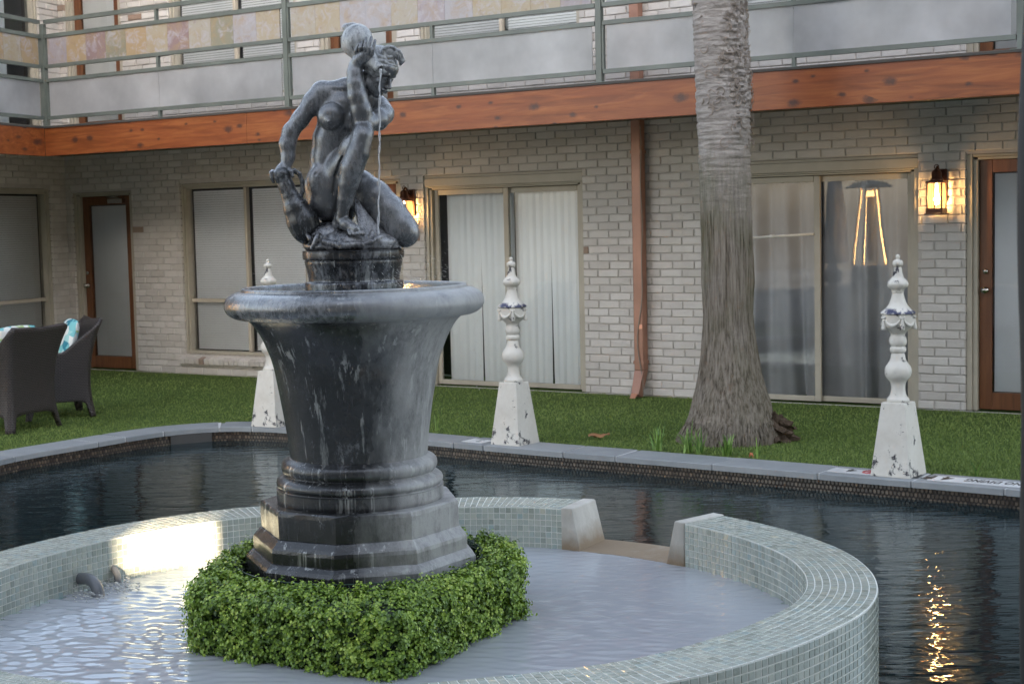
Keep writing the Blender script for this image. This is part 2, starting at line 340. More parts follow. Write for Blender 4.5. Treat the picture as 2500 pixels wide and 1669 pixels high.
# ================================================================ BUILDINGS
TH = math.radians(-32.963); P0 = Vector((0, 14.606, 0))
BW, BH = .2167, .0722
def bricks(mb, x0, x1, z0, z1, holes, y=0.0, seed=0):
    rg = np.random.default_rng(seed); nc = int(round((z1-z0)/BH))
    for i in range(nc):
        za, zb = z0+i*BH+.0045, z0+(i+1)*BH-.0045; zm = (za+zb)/2
        iv = [(x0, x1)]
        for a, b, c, d in holes:
            if c-.02 < zm < d+.015:
                iv = [q for p, r in iv for q in ((p, min(r, a)), (max(p, b), r)) if q[1]-q[0] > .02]
        off = (i % 2)*BW/2+rg.uniform(-.012, .012)
        for a, b in iv:
            k0 = math.floor((a-off)/BW)
            x = k0*BW+off
            while x < b:
                xa, xb = max(a, x+.005), min(b, x+BW-.004)
                x += BW
                if xb-xa < .018: continue
                j = rg.uniform(-.0022, .0022, 8); yo = y+rg.uniform(-.003, .002); c = .0045
                V = [(xa+c+j[0], yo, za+c+j[1]), (xb-c+j[2], yo, za+c+j[3]), (xb-c+j[4], yo, zb-c+j[5]), (xa+c+j[6], yo, zb-c+j[7])]
                V += [(xa+j[0]/2, yo+.006, za+j[1]/2), (xb+j[2]/2, yo+.006, za+j[3]/2), (xb+j[4]/2, yo+.006, zb+j[5]/2), (xa+j[6]/2, yo+.006, zb+j[7]/2)]
                V += [(xa, y+.09, za), (xb, y+.09, za), (xb, y+.09, zb), (xa, y+.09, zb)]
                F = [(0, 1, 2, 3)]+[(k+4, (k+1) % 4+4, (k+1) % 4, k) for k in range(4)]+[(k+8, (k+1) % 4+8, (k+1) % 4+4, k+4) for k in range(4)]
                mb.add(V, F, rg.random()*.97 if rg.random() > .006 else 1.0)
def panel(mb, x0, x1, z0, z1, holes, y=.0115, d=.07):
    xs = sorted({x0, x1, *[q for h in holes for q in h[:2] if x0 < q < x1]}); zs = sorted({z0, z1, *[q for h in holes for q in h[2:] if z0 < q < z1]})
    for i in range(len(xs)-1):
        for k in range(len(zs)-1):
            xm, zm = (xs[i]+xs[i+1])/2, (zs[k]+zs[k+1])/2
            if any(a < xm < b and c < zm < e for a, b, c, e in holes): continue
            mb.add([(xs[i], y, zs[k]), (xs[i+1], y, zs[k]), (xs[i+1], y, zs[k+1]), (xs[i], y, zs[k+1])], [(0, 1, 2, 3)])
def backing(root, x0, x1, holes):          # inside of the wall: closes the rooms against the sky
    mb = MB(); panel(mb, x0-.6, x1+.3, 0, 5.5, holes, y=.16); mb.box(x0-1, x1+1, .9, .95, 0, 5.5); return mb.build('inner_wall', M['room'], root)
def wall(root, x0, x1, holes, seed, z1=5.4):
    mb = MB(); bricks(mb, x0, x1, 0, z1, holes, seed=seed); w = mb.build('brick_wall', M['brick'], root)
    mo = MB(); panel(mo, x0, x1, -.1, z1, holes); mo.build('mortar', M['mortar'], w)
    backing(root, x0, x1, holes)
def blinds_h(mb, x0, x1, z0, z1, y, pitch=.026, tilt=.45):
    n = int((z1-z0)/pitch)
    for i in range(n):
        z = z0+(i+.5)*pitch; dz, dy = .0135*math.cos(tilt), .0135*math.sin(tilt)
        mb.add([(x0, y-dy, z-dz), (x1, y-dy, z-dz), (x1, y+dy, z+dz), (x0, y+dy, z+dz)], [(0, 1, 2, 3)])
def pane(mb, x0, x1, z0, z1, y): mb.add([(x0, y, z0), (x1, y, z0), (x1, y, z1), (x0, y, z1)], [(0, 1, 2, 3)])
def jambs(root, a, b, z0, z1, w=.055, top=.06, name='window_frame', molding=True, bottom=True):
    f = MB(); e = .002
    f.box(a+e, a+w*.55, .025, .15, z0+e, z1-e); f.box(a+w*.55+e, a+w, .045, .15, z0+e, z1-top)
    f.box(b-w*.55, b-e, .025, .15, z0+e, z1-e); f.box(b-w, b-w*.55-e, .045, .15, z0+e, z1-top)
    f.box(a+w*.55+e, b-w*.55-e, .028, .15, z1-top*.5, z1-e); f.box(a+w+e, b-w-e, .045, .15, z1-top, z1-top*.5-e)
    if bottom: f.box(a+w*.55+e, b-w*.55-e, .028, .15, z0+e, z0+.04)
    return f.build(name, M['frame_paint'], root, bevel=.003)
def window(root, a, b, z0, z1, transom=None, mull=.5, tone='slat', sill=False, dark_left=.012):
    fr = jambs(root, a, b, z0, z1)
    s = MB(); xm = a+(b-a)*mull; e = .003
    s.box(xm-.018, xm+.018, .075, .13, z0+.04+e, z1-.06-e)
    if transom:
        s.box(a+.055+e, xm-.018-e, .08, .125, transom-.02, transom+.02); s.box(xm+.018+e, b-.055-e, .08, .125, transom-.02, transom+.02)
    s.build('sash', M['sash'], fr, bevel=.003)
    g = MB(); pane(g, a+.055, b-.055, z0+.04, z1-.06, .11); g.build('pane', M['pane_glass'], fr)
    bl = MB()
    blinds_h(bl, a+.055+dark_left, xm-.02, z0+.05, z1-.06, .155); blinds_h(bl, xm+.03, b-.05, z0+.05, z1-.06, .165)
    bl.build('blind', M['slat'], fr)
    if sill:
        sl_ = MB(); n = int((b-a+.1)/.075); rg = np.random.default_rng(5)
        for i in range(n):
            x = a-.05+i*.075; j = rg.uniform(-.003, .003)
            V = np.array([(0, -.05+j, -.105), (.067, -.05+j, -.105), (.067, -.055+j, -.045), (0, -.055+j, -.045), (0, .06, -.105), (.067, .06, -.105), (.067, .06, .0), (0, .06, .0)])
            sl_.add(V+[x, 0, z0], [(0, 1, 2, 3), (3, 2, 6, 7), (1, 5, 6, 2), (0, 3, 7, 4), (0, 4, 5, 1)], rg.random())
        sl_.build('window_sill', M['brick'], fr, bevel=.005)
    return fr
def door(root, a, b, z0=0.0, h=2.07, closer=True):
    z1 = z0+h; fr = jambs(root, a, b, z0, z1, w=.085, top=.045, name='door_frame', bottom=False)
    A, B = a+.09, b-.09; st = .10; d = MB(); e = .002
    d.box(A, A+st, .085, .125, z0+.012, z1-.05); d.box(B-st, B, .085, .125, z0+.012, z1-.05)
    d.box(A+st+e, B-st-e, .085, .125, z1-.05-.10, z1-.05); d.box(A+st+e, B-st-e, .085, .125, z0+.012, z0+.15)
    dr = d.build('door', M['door_wood'], root, bevel=.002)
    g = MB(); pane(g, A+st, B-st, z0+.15, z1-.15, .10); g.build('pane', M['pane_glass'], dr)
    bl = MB(); blinds_h(bl, A+st+.012, B-st-.006, z0+.16, z1-.155, .12, pitch=.018, tilt=.25); bl.build('blind', M['slat'], dr)
    for zz, rr in ((z0+.98, .026), (z0+1.13, .020)):
        k = MB(); k.tube([(A+.05, .085, zz), (A+.05, .06, zz)], rr)
        if rr > .022: k.tube([(A+.05, .06, zz), (A+.05, .045, zz), (A+.05, .02, zz)], [.012, .022, .027], 14)
        k.build('handle' if rr > .022 else 'deadbolt', M['chrome'], dr, smooth=True)
    if closer:
        c = MB(); c.box(B-.34, B-.10, .03, .083, z1-.135, z1-.085); c.tube([(B-.16, .05, z1-.08), (B-.30, -.02, z1-.065), (B-.14, .02, z1-.05)], .008)
        c.build('door_closer', M['chrome'], dr, bevel=.004)
    return dr
def slider(root, a, b, z1, kind):
    fr = jambs(root, a, b, 0, z1-.11, w=.07, top=.03, bottom=False, name='sliding_door_frame')
    h = MB(); h.box(a+.003, b-.003, .012, .10, z1-.11, z1-.03); h.box(a+.003, b-.003, .020, .10, z1-.03+.002, z1-.003); h.build('header_board', M['frame_paint'], fr, bevel=.003)
    zt = z1-.145; xm = (a+b)/2
    for nm, A, B, y in (('sliding_panel', a+.073, xm+.035, .085), ('sliding_panel', xm-.03, b-.073, .125)):
        p = MB(); p.box(A, A+.045, y, y+.03, .01, zt); p.box(B-.055, B, y, y+.03, .01, zt); p.box(A+.047, B-.057, y, y+.03, zt-.05, zt); p.box(A+.047, B-.057, y, y+.03, .01, .055)
        po = p.build(nm, M['frame_paint'], fr, bevel=.003)
        g = MB(); pane(g, A+.045, B-.055, .055, zt-.05, y+.015); g.build('pane', M['pane_glass'], po)
        if kind == 'vanes':
            rg = np.random.default_rng(3); v = MB(); x = A+.11; k = 0
            while x < B-.03:
                lean = (.02 if k == 5 else -.012 if k == 4 else 0)*1.0; an = .20+rg.uniform(-.14, .14); w = .0415
                c_, s_ = math.cos(an)*w, math.sin(an)*w
                V = [(x-c_+lean, .21-s_, .03), (x+lean, .203, .03), (x+c_+lean, .21+s_, .03), (x+c_, .21+s_, zt-.03), (x, .203, zt-.03), (x-c_, .21-s_, zt-.03)]
                v.add(V, [(0, 1, 4, 5), (1, 2, 3, 4)]); x += .079; k += 1
            v.build('vertical_blind', M['vane'], po, smooth=False)
        else:
            v = MB(); n = 150; rg = np.random.default_rng(8+int(y*100)); ph = rg.uniform(0, 6, 4); X = np.linspace(A+.05, B-.03, n); V = []; rows = 14
            for j in range(rows):
                t = j/(rows-1); z = .03+(zt-.06)*t; bow = (1-t)**2
                yy = .25+.045*np.sin(X*21+ph[0]+.6*bow+1.2*np.sin(X*5))+.022*np.sin(X*37+ph[1]+np.sin(X*7))+.05*bow*np.sin(X*7+ph[2])
                gx = X+.05*bow*np.sin(X*9+ph[3]); V += list(zip(gx, yy, np.full(n, z)))
            v.add(V, [(j*n+i, j*n+i+1, (j+1)*n+i+1, (j+1)*n+i) for j in range(rows-1) for i in range(n-1)]); v.build('curtain', M['curtain'], po, smooth=True)
    if kind == 'curtain':
        r = MB(); r.tube([(a+.10, .078, 1.42), (xm-.02, .078, 1.45)], .011); r.tube([(xm-.42, .078, 1.438), (xm-.38, .078, 1.4392)], .015); r.build('security_bar', M['white_rod'], fr, smooth=True)
    return fr

U0, U1 = -6.235, 7.2
hotel = empty('hotel_building', P0, TH)
tag(hotel, 'long two-storey motel block of pale painted brick facing the pool', 'building')
low = dict(doorA=(-6.14, -5.14, 0, 2.07), winA=(-4.38, -2.56, .22, 2.12), doorM=(-2.30, -1.30, 0, 2.07), slA=(-1.014, .815, 0, 2.09), slB=(2.16, 3.985, 0, 2.09), doorC=(4.373, 5.373, 0, 2.07))
ZU = 2.74
up = dict(doorA=(-6.14, -5.20, ZU, ZU+2.07), winA=(-4.45, -2.61, 3.02, 4.80), doorM=(-2.30, -1.30, ZU, ZU+2.07), winB=(-1.014, .815, 3.02, 4.80), winC=(2.16, 3.985, 3.02, 4.80), doorC=(4.373, 5.373, ZU, ZU+2.07))
wall(hotel, U0-.12, U1, list(low.values())+list(up.values()), 1)
door(hotel, *low['doorA'][:2]); window(hotel, *low['winA'], transom=.82, sill=True); door(hotel, *low['doorM'][:2]); slider(hotel, *low['slA'][:2], 2.09, 'vanes')
slider(hotel, *low['slB'][:2], 2.09, 'curtain'); door(hotel, *low['doorC'][:2])
door(hotel, *up['doorA'][:2], z0=ZU, closer=False); window(hotel, *up['winA']); door(hotel, *up['doorM'][:2], z0=ZU, closer=False); window(hotel, *up['winB']); window(hotel, *up['winC']); door(hotel, *up['doorC'][:2], z0=ZU, closer=False)
# wing at the left: turns towards the pool
WTH = math.atan2(.9434, .3315); WC = P0+Vector((math.cos(TH), math.sin(TH), 0))*U0
wing = empty('hotel_wing', WC, WTH)
tag(wing, 'short brick wing at far left meeting the long block at an inside corner', 'building')
wh = [(-2.2, -.29, .22, 2.12), (-2.2, -.36, ZU, 4.85)]
wall(wing, -6.5, .10, wh, 2); window(wing, *wh[0], transom=.84, mull=.50)
f = jambs(wing, *wh[1]); s = MB(); s.box(-1.30, -1.255, .075, .13, ZU+.05, 4.78); s.build('sash', M['frame_dark'], f)
g = MB(); pane(g, -2.14, -.42, ZU+.04, 4.79, .11); g.build('pane', M['pane_glass'], f)
v = MB(); X = np.linspace(-2.1, -.62, 90); V = [(x, .25+.03*math.sin(x*38), z) for z in (ZU+.05, 4.75) for x in X]; v.add(V, [(i, i+1, 90+i+1, 90+i) for i in range(89)]); v.build('curtain', M['vane'], f, smooth=True)
# ground-floor ceiling / gallery floor, fascia, roof.  K = outer corner of the gallery in hotel coordinates
GY = -1.40; KX = -4.90
hm = Matrix.Translation(P0) @ Matrix.Rotation(TH, 4, 'Z')
wing_dir = (Vector((-.3315, -.9434, 0))); wd = hm.to_3x3().inverted() @ wing_dir          # towards the camera, hotel coordinates
wn = Vector((-wd.y, wd.x, 0)); 
def slab(root, name, mat, z0, z1, inset=0.0):
    k = Vector((KX-inset*.8, GY+inset, 0)); far = k+wd*5.0
    P = [(U0-.3, .0), (U1, .0), (U1, GY+inset), (k.x, k.y), (far.x, far.y), (far.x-3.2, far.y)]
    mb = MB(); n = len(P); V = [(x, y, z0) for x, y in P]+[(x, y, z1) for x, y in P]
    mb.add(V, [tuple(range(n))[::-1], tuple(range(n, 2*n))]+[(i, (i+1) % n, (i+1) % n+n, i+n) for i in range(n)]); return mb.build(name, mat, root)
slab(hotel, 'gallery_floor', M['soffit'], 2.50, 2.735, .055)
slab(hotel, 'roof_overhang', M['roof'], 5.40, 5.62, 1.05)
def strip(mb, p, q, yo, th, z0, z1, nseg=1, wob=0.0, rg=None):     # board from p to q (hotel plan), outer face pushed out by yo
    p = Vector((*p, 0)); q = Vector((*q, 0)); d = (q-p).normalized(); nn = Vector((d.y, -d.x, 0))
    for i in range(nseg):
        a = p+(q-p)*(i/nseg); b = p+(q-p)*((i+1)/nseg); V = []
        for c in (a, b):
            for o_ in (yo, yo-th):
                w = c+nn*o_
                for z in (z0, z1): V.append((w.x, w.y, z))
        mb.add(V, [(0, 4, 5, 1), (2, 3, 7, 6), (1, 5, 7, 3), (0, 2, 6, 4), (0, 1, 3, 2), (4, 6, 7, 5)])
far = Vector((KX, GY, 0))+wd*5
fb = MB()
for a, b in ((KX, -2.05), (-2.047, 2.75), (2.753, U1)): strip(fb, (a, GY), (b, GY), .0, .05, 2.415, 2.705)
strip(fb, (far.x, far.y), (KX-.002, GY), .0, .05, 2.415, 2.705)
fb.build('fascia_beam', M['cedar'], hotel, bevel=.003)
fe = MB(); strip(fe, (KX, GY), (U1, GY), .012, .10, 2.705, 2.722, 1); strip(fe, (far.x, far.y), (KX-.01, GY), .012, .10, 2.705, 2.722)
fe.build('deck_edge', M['deck_edge'], hotel)

# gallery railing: posts, rails, slate band, frosted glass
rail = empty('balcony_railing', P0, TH)
tag(rail, 'grey-green metal balcony railing with a slate tile band and frosted glass', 'railing')
def bar(mb, p, q, z0, z1, w=.04, yo=0.0): strip(mb, p, q, w/2+yo, w, z0, z1)
RY = GY+.035
def bay(p, q, tiles, seed):
    p = Vector((*p, 0)); q = Vector((*q, 0)); L = (q-p).length; d = (q-p)/L
    a = p+d*.035; b = q-d*.035; A = (a.x, a.y); B = (b.x, b.y)
    r = MB()
    for z0, z1 in ((3.79, 3.83), (3.64, 3.68), (3.33, 3.365), (3.185, 3.22), (2.795, 2.83)): bar(r, A, B, z0, z1)
    for t in (.03, L-.03):
        c0 = p+d*(t-.014+.012); c1 = p+d*(t+.014-.012+.012)
        for z0, z1 in ((3.365, 3.64), (2.83, 3.185)): bar(r, (c0.x, c0.y), (c1.x, c1.y), z0, z1, .034)
    m_ = p+d*(L/2)
    for z0, z1 in ((3.68, 3.79), (3.22, 3.33), (2.722, 2.795)):
        c0, c1 = m_-d*.014, m_+d*.014; bar(r, (c0.x, c0.y), (c1.x, c1.y), z0, z1, .034)
    c0, c1 = m_-d*.04, m_+d*.04; bar(r, (c0.x, c0.y), (c1.x, c1.y), 2.722, 2.730, .07)
    r.build('rail', M['railing'], rail)
    sl2 = MB(); rg = np.random.default_rng(seed); W_ = (L-.14)/tiles; order = rg.permutation(np.linspace(.02, .99, tiles))
    for i in range(tiles):
        c0 = a+d*(.035+i*W_+.001); c1 = a+d*(.035+(i+1)*W_-.001); n0 = len(sl2.r)
        strip(sl2, (c0.x, c0.y), (c1.x, c1.y), .008, .014, 3.366, 3.639); sl2.r[n0:] = [float(order[i]) if seed in (20, 44) else float((.46, .73, .95, .50, .17, .80, .97)[int(order[i]*6.99)])]*(len(sl2.r)-n0)
    sl2.build('slate_panel', M['slate'], rail)
    g2 = MB()
    for t0, t1 in ((.035, (L-.07)/2-.002), ((L-.07)/2+.002, L-.105)):
        c0, c1 = a+d*t0, a+d*t1; strip(g2, (c0.x, c0.y), (c1.x, c1.y), .004, .008, 2.831, 3.184)
    g2.build('frosted_panel', M['frosted'], rail)
PX = [-4.90, -1.545, 1.80, 5.16, 8.5]
for i, x in enumerate(PX[:-1]):
    pb = MB(); pb.box(x-.026, x+.026, RY-.026, RY+.026, 2.73, 3.79); pb.box(x-.07, x+.07, RY-.05, RY+.05, 2.722, 2.73); pb.build('post', M['railing'], rail, bevel=.002)
for i in range(4): bay((PX[i]+.0, RY), (PX[i+1], RY), 11, 20+i)
kk = Vector((KX, RY, 0)); k2 = kk+wd*3.3; bay((k2.x, k2.y), (KX-.03, RY), 11, 44)

# downspout of oxidised copper with its cable, and the two wall lanterns
ds = empty('downspout', P0, TH); tag(ds, 'square copper downspout on the brick wall left of the palm', 'downspout')
b = MB(); b.box(1.395, 1.49, -.115, -.02, .24, 5.4); b.build('pipe', M['copper'], ds, bevel=.008)
for z_ in (2.2, .30): b = MB(); b.box(1.39, 1.495, -.12, -.015, z_, z_+.03); b.build('strap', M['copper'], ds)
b = MB(); V = [(1.397, -.113, .24), (1.488, -.113, .24), (1.488, -.022, .24), (1.397, -.022, .24), (1.405, -.20, .03), (1.48, -.20, .03), (1.48, -.12, .0), (1.405, -.12, .0)]
b.add(V, [(0, 1, 5, 4), (1, 2, 6, 5), (2, 3, 7, 6), (3, 0, 4, 7)]); b.build('outlet_elbow', M['copper'], ds)
b = MB(); V = [(1.41, -.205, .04), (1.475, -.205, .04), (1.47, -.25, -.0), (1.415, -.25, -.0)]; b.add(V, [(0, 1, 2, 3)]); b.build('outlet_lip', M['copper_new'], ds)
b = MB(); zz = np.linspace(.02, 2.45, 40); b.tube([(1.50+.0*z-.055*math.exp(-((z-.5)/.35)**2)+.006*math.sin(z*9), -.125, z) for z in zz], .0045, 6); b.build('cable', M['wire'], ds, smooth=True)
b = MB(); b.box(1.45, 1.487, -.122, -.117, .62, .66); b.build('tape', M['copper_new'], ds)
def lantern(x, z, label):
    L = empty('wall_lantern', hm @ Vector((x, 0, z)), TH); tag(L, label, 'lantern', 'coach lanterns lit on the brick wall')
    b = MB(); b.box(-.055, .055, -.022, -.004, -.10, .16); b.build('backplate', M['lantern_metal'], L, bevel=.008)
    b = MB(); t = np.linspace(0, 1, 16); b.tube([(0, -.02-.11*math.sin(PI*.5*q)-.0, .10+.09*math.sin(PI*q)-.03*q) for q in t], .009, 8); b.build('arm', M['lantern_metal'], L, smooth=True)
    b = MB(); w = .058; cy = -.115
    for sx in (-1, 1):
        for sy in (-1, 1): b.box(sx*w-.006, sx*w+.006, cy+sy*w-.006, cy+sy*w+.006, -.155, .045)
    b.box(-w-.01, w+.01, cy-w-.01, cy+w+.01, -.195, -.155); b.box(-w-.02, w+.02, cy-w-.02, cy+w+.02, -.205, -.196)
    b.box(-w-.012, w+.012, cy-w-.012, cy+w+.012, .045, .062); b.box(-.004, .004, cy-w-.005, cy-w+.003, -.155, .045); b.build('cage', M['lantern_metal'], L, bevel=.002)
    b = MB(); b.lathe([(.062, .062), (.045, .085), (.040, .09), (.040, .13), (.030, .145), (.012, .155), (.001, .16)], 24, (0, cy)); b.tube([(.018*math.cos(a), cy, .175+.018*math.sin(a)) for a in np.linspace(0, 2*PI, 14)], .004, 6); b.build('cap', M['lantern_metal'], L, smooth=True)
    b = MB(); q = w-.004
    for (x0, y0, x1, y1) in ((-q, cy-q, q, cy-q), (q, cy-q, q, cy+q), (q, cy+q, -q, cy+q), (-q, cy+q, -q, cy-q)):
        b.add([(x0, y0, -.155), (x1, y1, -.155), (x1, y1, .045), (x0, y0, .045)], [(0, 1, 2, 3)])
    go = b.build('glass', M['lantern_glass'], L)
    b = MB(); b.lathe([(.002, -.13), (.016, -.12), (.024, -.085), (.020, -.05), (.010, -.02), (.008, .04)], 16, (0, cy)); b.build('bulb', M['bulb'], L, smooth=True)
    return L
lantern(4.175, 1.80, 'lit coach lantern on the brick pier beside the right-hand door')
lantern(-1.165, 1.80, 'lit coach lantern half hidden behind the statue')
# ================================================================ GROUND, POOL, SPA
def resample(P, n, closed=False):
    P = np.asarray(P, float)
    if closed: P = np.vstack([P, P[:1]])
    for _ in range(4):                       # Chaikin smoothing
        Q = [] if closed else [P[0]]
        for a, b in zip(P[:-1], P[1:]): Q += [a*.75+b*.25, a*.25+b*.75]
        if closed: Q.append(Q[0])
        else: Q.append(P[-1])
        P = np.array(Q)
    d = np.r_[0, np.cumsum(np.linalg.norm(np.diff(P, axis=0), axis=1))]; t = np.linspace(0, d[-1], n)
    return np.stack([np.interp(t, d, P[:, 0]), np.interp(t, d, P[:, 1])], 1), d[-1]
cin = [(-3.30, 5.0), (-3.38, 6.8), (-3.50, 8.2), (-3.66, 9.4), (-3.76, 10.2), (-3.70, 10.834), (-3.212, 11.537), (-3.03, 11.82), (-2.80, 12.12), (-2.42, 12.30), (-2.14, 12.258), (-1.834, 12.124), (-.623, 11.238), (-.24, 10.93), (.354, 10.50), (.717, 10.26), (1.311, 9.83), (1.895, 9.40), (2.38, 9.05), (2.877, 8.70), (4.0, 7.85), (5.2, 6.9), (6.2, 5.9)]
CI, CL = resample(cin, 400)
T = np.gradient(CI, axis=0); T /= np.linalg.norm(T, axis=1)[:, None]; N = np.stack([-T[:, 1], T[:, 0]], 1)     # N points to the lawn
CW = .31
CO = CI+N*CW
def at_len(C, s): 
    t = np.linspace(0, CL, len(C)); return np.array([np.interp(s, t, C[:, 0]), np.interp(s, t, C[:, 1])])
# arc length of given joints (photograph pixels, z=0)
def len_of(px, py):
    p = at_z(px, py, 0)[:2]; return np.linspace(0, CL, 400)[np.argmin(((CI-p)**2).sum(1))]
joints = [len_of(*q) for q in [(26, 1112), (233, 1079), (306.5, 1066), (395, 1051), (539, 1041), (613, 1040.7), (860, 1058), (1101, 1081), (1175, 1087.5), (1380, 1104), (1512, 1112), (1744, 1132), (1996, 1154), (2221, 1173), (2466, 1191)]]
joints = [0, .8, 1.6, 2.4, 3.2, 4.0, 4.8]+[j for j in joints if j > 5.3]+[joints[-1]+.7*k for k in range(1, 6)]+[CL]
joints = [j for j in joints if j <= CL]
coping = empty('pool_coping', (0, 0, 0)); tag(coping, 'curved row of grey bluestone coping slabs along the pool edge', 'coping')
rg = np.random.default_rng(4)
gb = MB()
for a, b in zip(joints[:-1], joints[1:]):
    if b-a < .05: continue
    n = max(2, int((b-a)/.06)); ss = np.linspace(a+.008, b-.008, n); mb = MB(); V = []; hz = rg.uniform(-.002, .002); sk = rg.uniform(-.03, .03)
    for k, s_ in enumerate(ss):
        e = (k/(n-1)-.5)*2
        p, q = at_len(CI, s_), at_len(CO, s_+sk); j = rg.uniform(-.0025, .0025)
        nn = (q-p)/np.linalg.norm(q-p); p = p-nn*(.012+j); 
        V += [(p[0], p[1], -.040), (p[0]-nn[0]*.0, p[1]-nn[1]*.0, .0+hz-.004), (p[0]+nn[0]*.006, p[1]+nn[1]*.006, .0+hz), (q[0], q[1], .0+hz), (q[0], q[1], -.04)]
    F = [(5*i+k, 5*i+5+k, 5*i+6+k, 5*i+1+k) for i in range(n-1) for k in range(4)]+[tuple(range(5)), tuple(5*(n-1)+k for k in range(5))[::-1]]+[(5*i, 5*i+4, 5*i+9, 5*i+5) for i in range(n-1)]
    mb.add(V, F, rg.random()); mb.build('coping_stone', M['bluestone'], coping)
    V = []
    for s_ in (b-.009, b+.009):
        for C_, zz in ((CI, -.04), (CI, -.003), (CO, -.003)): q = at_len(C_, min(s_+(sk if C_ is CO else 0), CL)); V.append((q[0], q[1], zz))
    gb = MB(); gb.add(V, [(0, 1, 4, 3), (1, 2, 5, 4)]); gb.build('grout_joint', M['white_grout'], coping)
# marker tiles set in the coping, lettered to be read from the lawn
def text_mesh(txt, size, mat, name, parent, loc, rz, xs=1.0):
    cu = bpy.data.curves.new(name, 'FONT'); cu.body = txt; cu.size = size; cu.align_x = 'LEFT'; cu.extrude = .0004; cu.space_character = 1.05; cu.offset = size*.02
    o = bpy.data.objects.new(name, cu); COL.objects.link(o); bpy.context.view_layer.update()
    me = bpy.data.meshes.new_from_object(o.evaluated_get(bpy.context.evaluated_depsgraph_get())); COL.objects.unlink(o); bpy.data.objects.remove(o)
    me.materials.clear(); me.materials.append(mat); n = bpy.data.objects.new(name, me); COL.objects.link(n); n.parent = parent; n.location = loc; n.rotation_euler = (0, 0, rz); n.scale = (xs, 1, 1); return n
def marker(s0, s1, v0, v1, label, glyphs):
    p, q = at_len(CI, s0), at_len(CI, s1); d = (q-p); L = np.linalg.norm(d); d /= L; nn = np.array([-d[1], d[0]])
    mb = MB(); V = []
    for z in (.001, .0045):
        for a_, b_ in ((0, v0), (L, v0), (L, v1), (0, v1)): w = p+d*a_+nn*b_; V.append((w[0], w[1], z))
    mb.add(V, [(4, 5, 6, 7), (0, 1, 5, 4), (1, 2, 6, 5), (2, 3, 7, 6), (3, 0, 4, 7)]); o = mb.build('depth_marker', M['marker_white'], coping); tag(o, label)
    an = math.atan2(-d[1], -d[0])
    for kind, u, v, size, mat in glyphs:         # u from the right-hand end, read facing the pool
        w = p+d*(L-u)+nn*(v0+v if kind != 'ring' else v0+.075)
        if kind == 'ring':
            m_ = MB(); t = np.linspace(0, 2*PI, 28); m_.tube([(w[0]+size*math.cos(k), w[1]+size*math.sin(k), .0046) for k in t], .007, 4); m_.tube([(w[0]-size*.7, w[1]-size*.7, .0046), (w[0]+size*.7, w[1]+size*.7, .0046)], .006, 4); m_.build('symbol', M[mat], o)
        else: text_mesh(kind, size, M[mat], 'lettering', o, (w[0], w[1], .0052), an, .50 if len(kind) > 2 else .8)
LA, LB = len_of(2250, 1173)+.02, len_of(2478, 1191)
marker(LA, LB+.02, .06, .225, 'white marker tiles reading no diving four feet', [('NO DIVING', .015, .135, .125, 'marker_black'), ('4', .43, .15, .17, 'marker_black'), ('FT', .535, .15, .17, 'marker_black')])
LC = len_of(1996, 1154)
print('MARK', LB-LA); marker(LC+.02, LC+.37, .07, .22, 'white marker tiles with a number and a faded red symbol', [('ring', .09, .075, .045, 'marker_red'), ('4', .19, .135, .14, 'marker_black')])
LD = len_of(1101, 1081)
marker(LD+.02, LD+.21, .05, .20, 'single faded white marker tile', [('3', .05, .12, .12, 'bluestone')])
# pool wall under the coping with staggered waterline tiles
WZ = -.115
wb = MB(); V = []
for i in range(400): p = CI[i]+N[i]*.018; V += [(p[0], p[1], -.041), (p[0], p[1], -1.4)]
wb.add(V, [(2*i, 2*i+1, 2*i+3, 2*i+2) for i in range(399)]); shell = wb.build('pool_wall', M['waterline_grout']); tag(shell, kind='structure')
tb = MB(); rg = np.random.default_rng(9); pit = .0262
for row in range(7):
    z1 = -.043-row*.031; s_ = (row % 2)*pit/2+1.0
    while s_ < CL-1.5:
        p = at_len(CI, s_); q = at_len(CI, s_+pit*.80); d = (q-p)/np.linalg.norm(q-p); nn = np.array([-d[1], d[0]]); p = p+nn*.017; q = q+nn*.017; h = .0265; c = .006; rr = rg.random()
        def P(t, z, o): w = p+(q-p)*t-nn*o; return (w[0], w[1], z)
        O = [(0, c), (0, h-c), (.28, h), (.72, h), (1, h-c), (1, c), (.72, 0), (.28, 0)]
        V = [P(t, z1-h+z_, 0) for t, z_ in O]+[P(.5+(t-.5)*.82, z1-h/2+(z_-h/2)*.82, .003) for t, z_ in O]
        tb.add(V, [tuple(range(8, 16))]+[(k, (k+1) % 8, (k+1) % 8+8, k+8) for k in range(8)], rr); s_ += pit
wl = tb.build('waterline_tiles', M['waterline'], shell)
# dark skimmer mouth in the wall at the far left
sk0 = len_of(470, 1046); p = at_len(CI, sk0-.17); q = at_len(CI, sk0+.17); d = (q-p)/np.linalg.norm(q-p); nn = np.array([-d[1], d[0]])
skm = MB(); w = p-nn*.0; V = [(p[0]-nn[0]*.004, p[1]-nn[1]*.004, z) for z in (-.20, -.042)]+[(q[0]-nn[0]*.004, q[1]-nn[1]*.004, z) for z in (-.042, -.20)]+[(p[0]+nn[0]*.2, p[1]+nn[1]*.2, z) for z in (-.20, -.042)]+[(q[0]+nn[0]*.2, q[1]+nn[1]*.2, z) for z in (-.042, -.20)]
skm.add(V, [(0, 1, 2, 3)]); so_ = skm.build('skimmer_mouth', M['frame_dark'], shell)
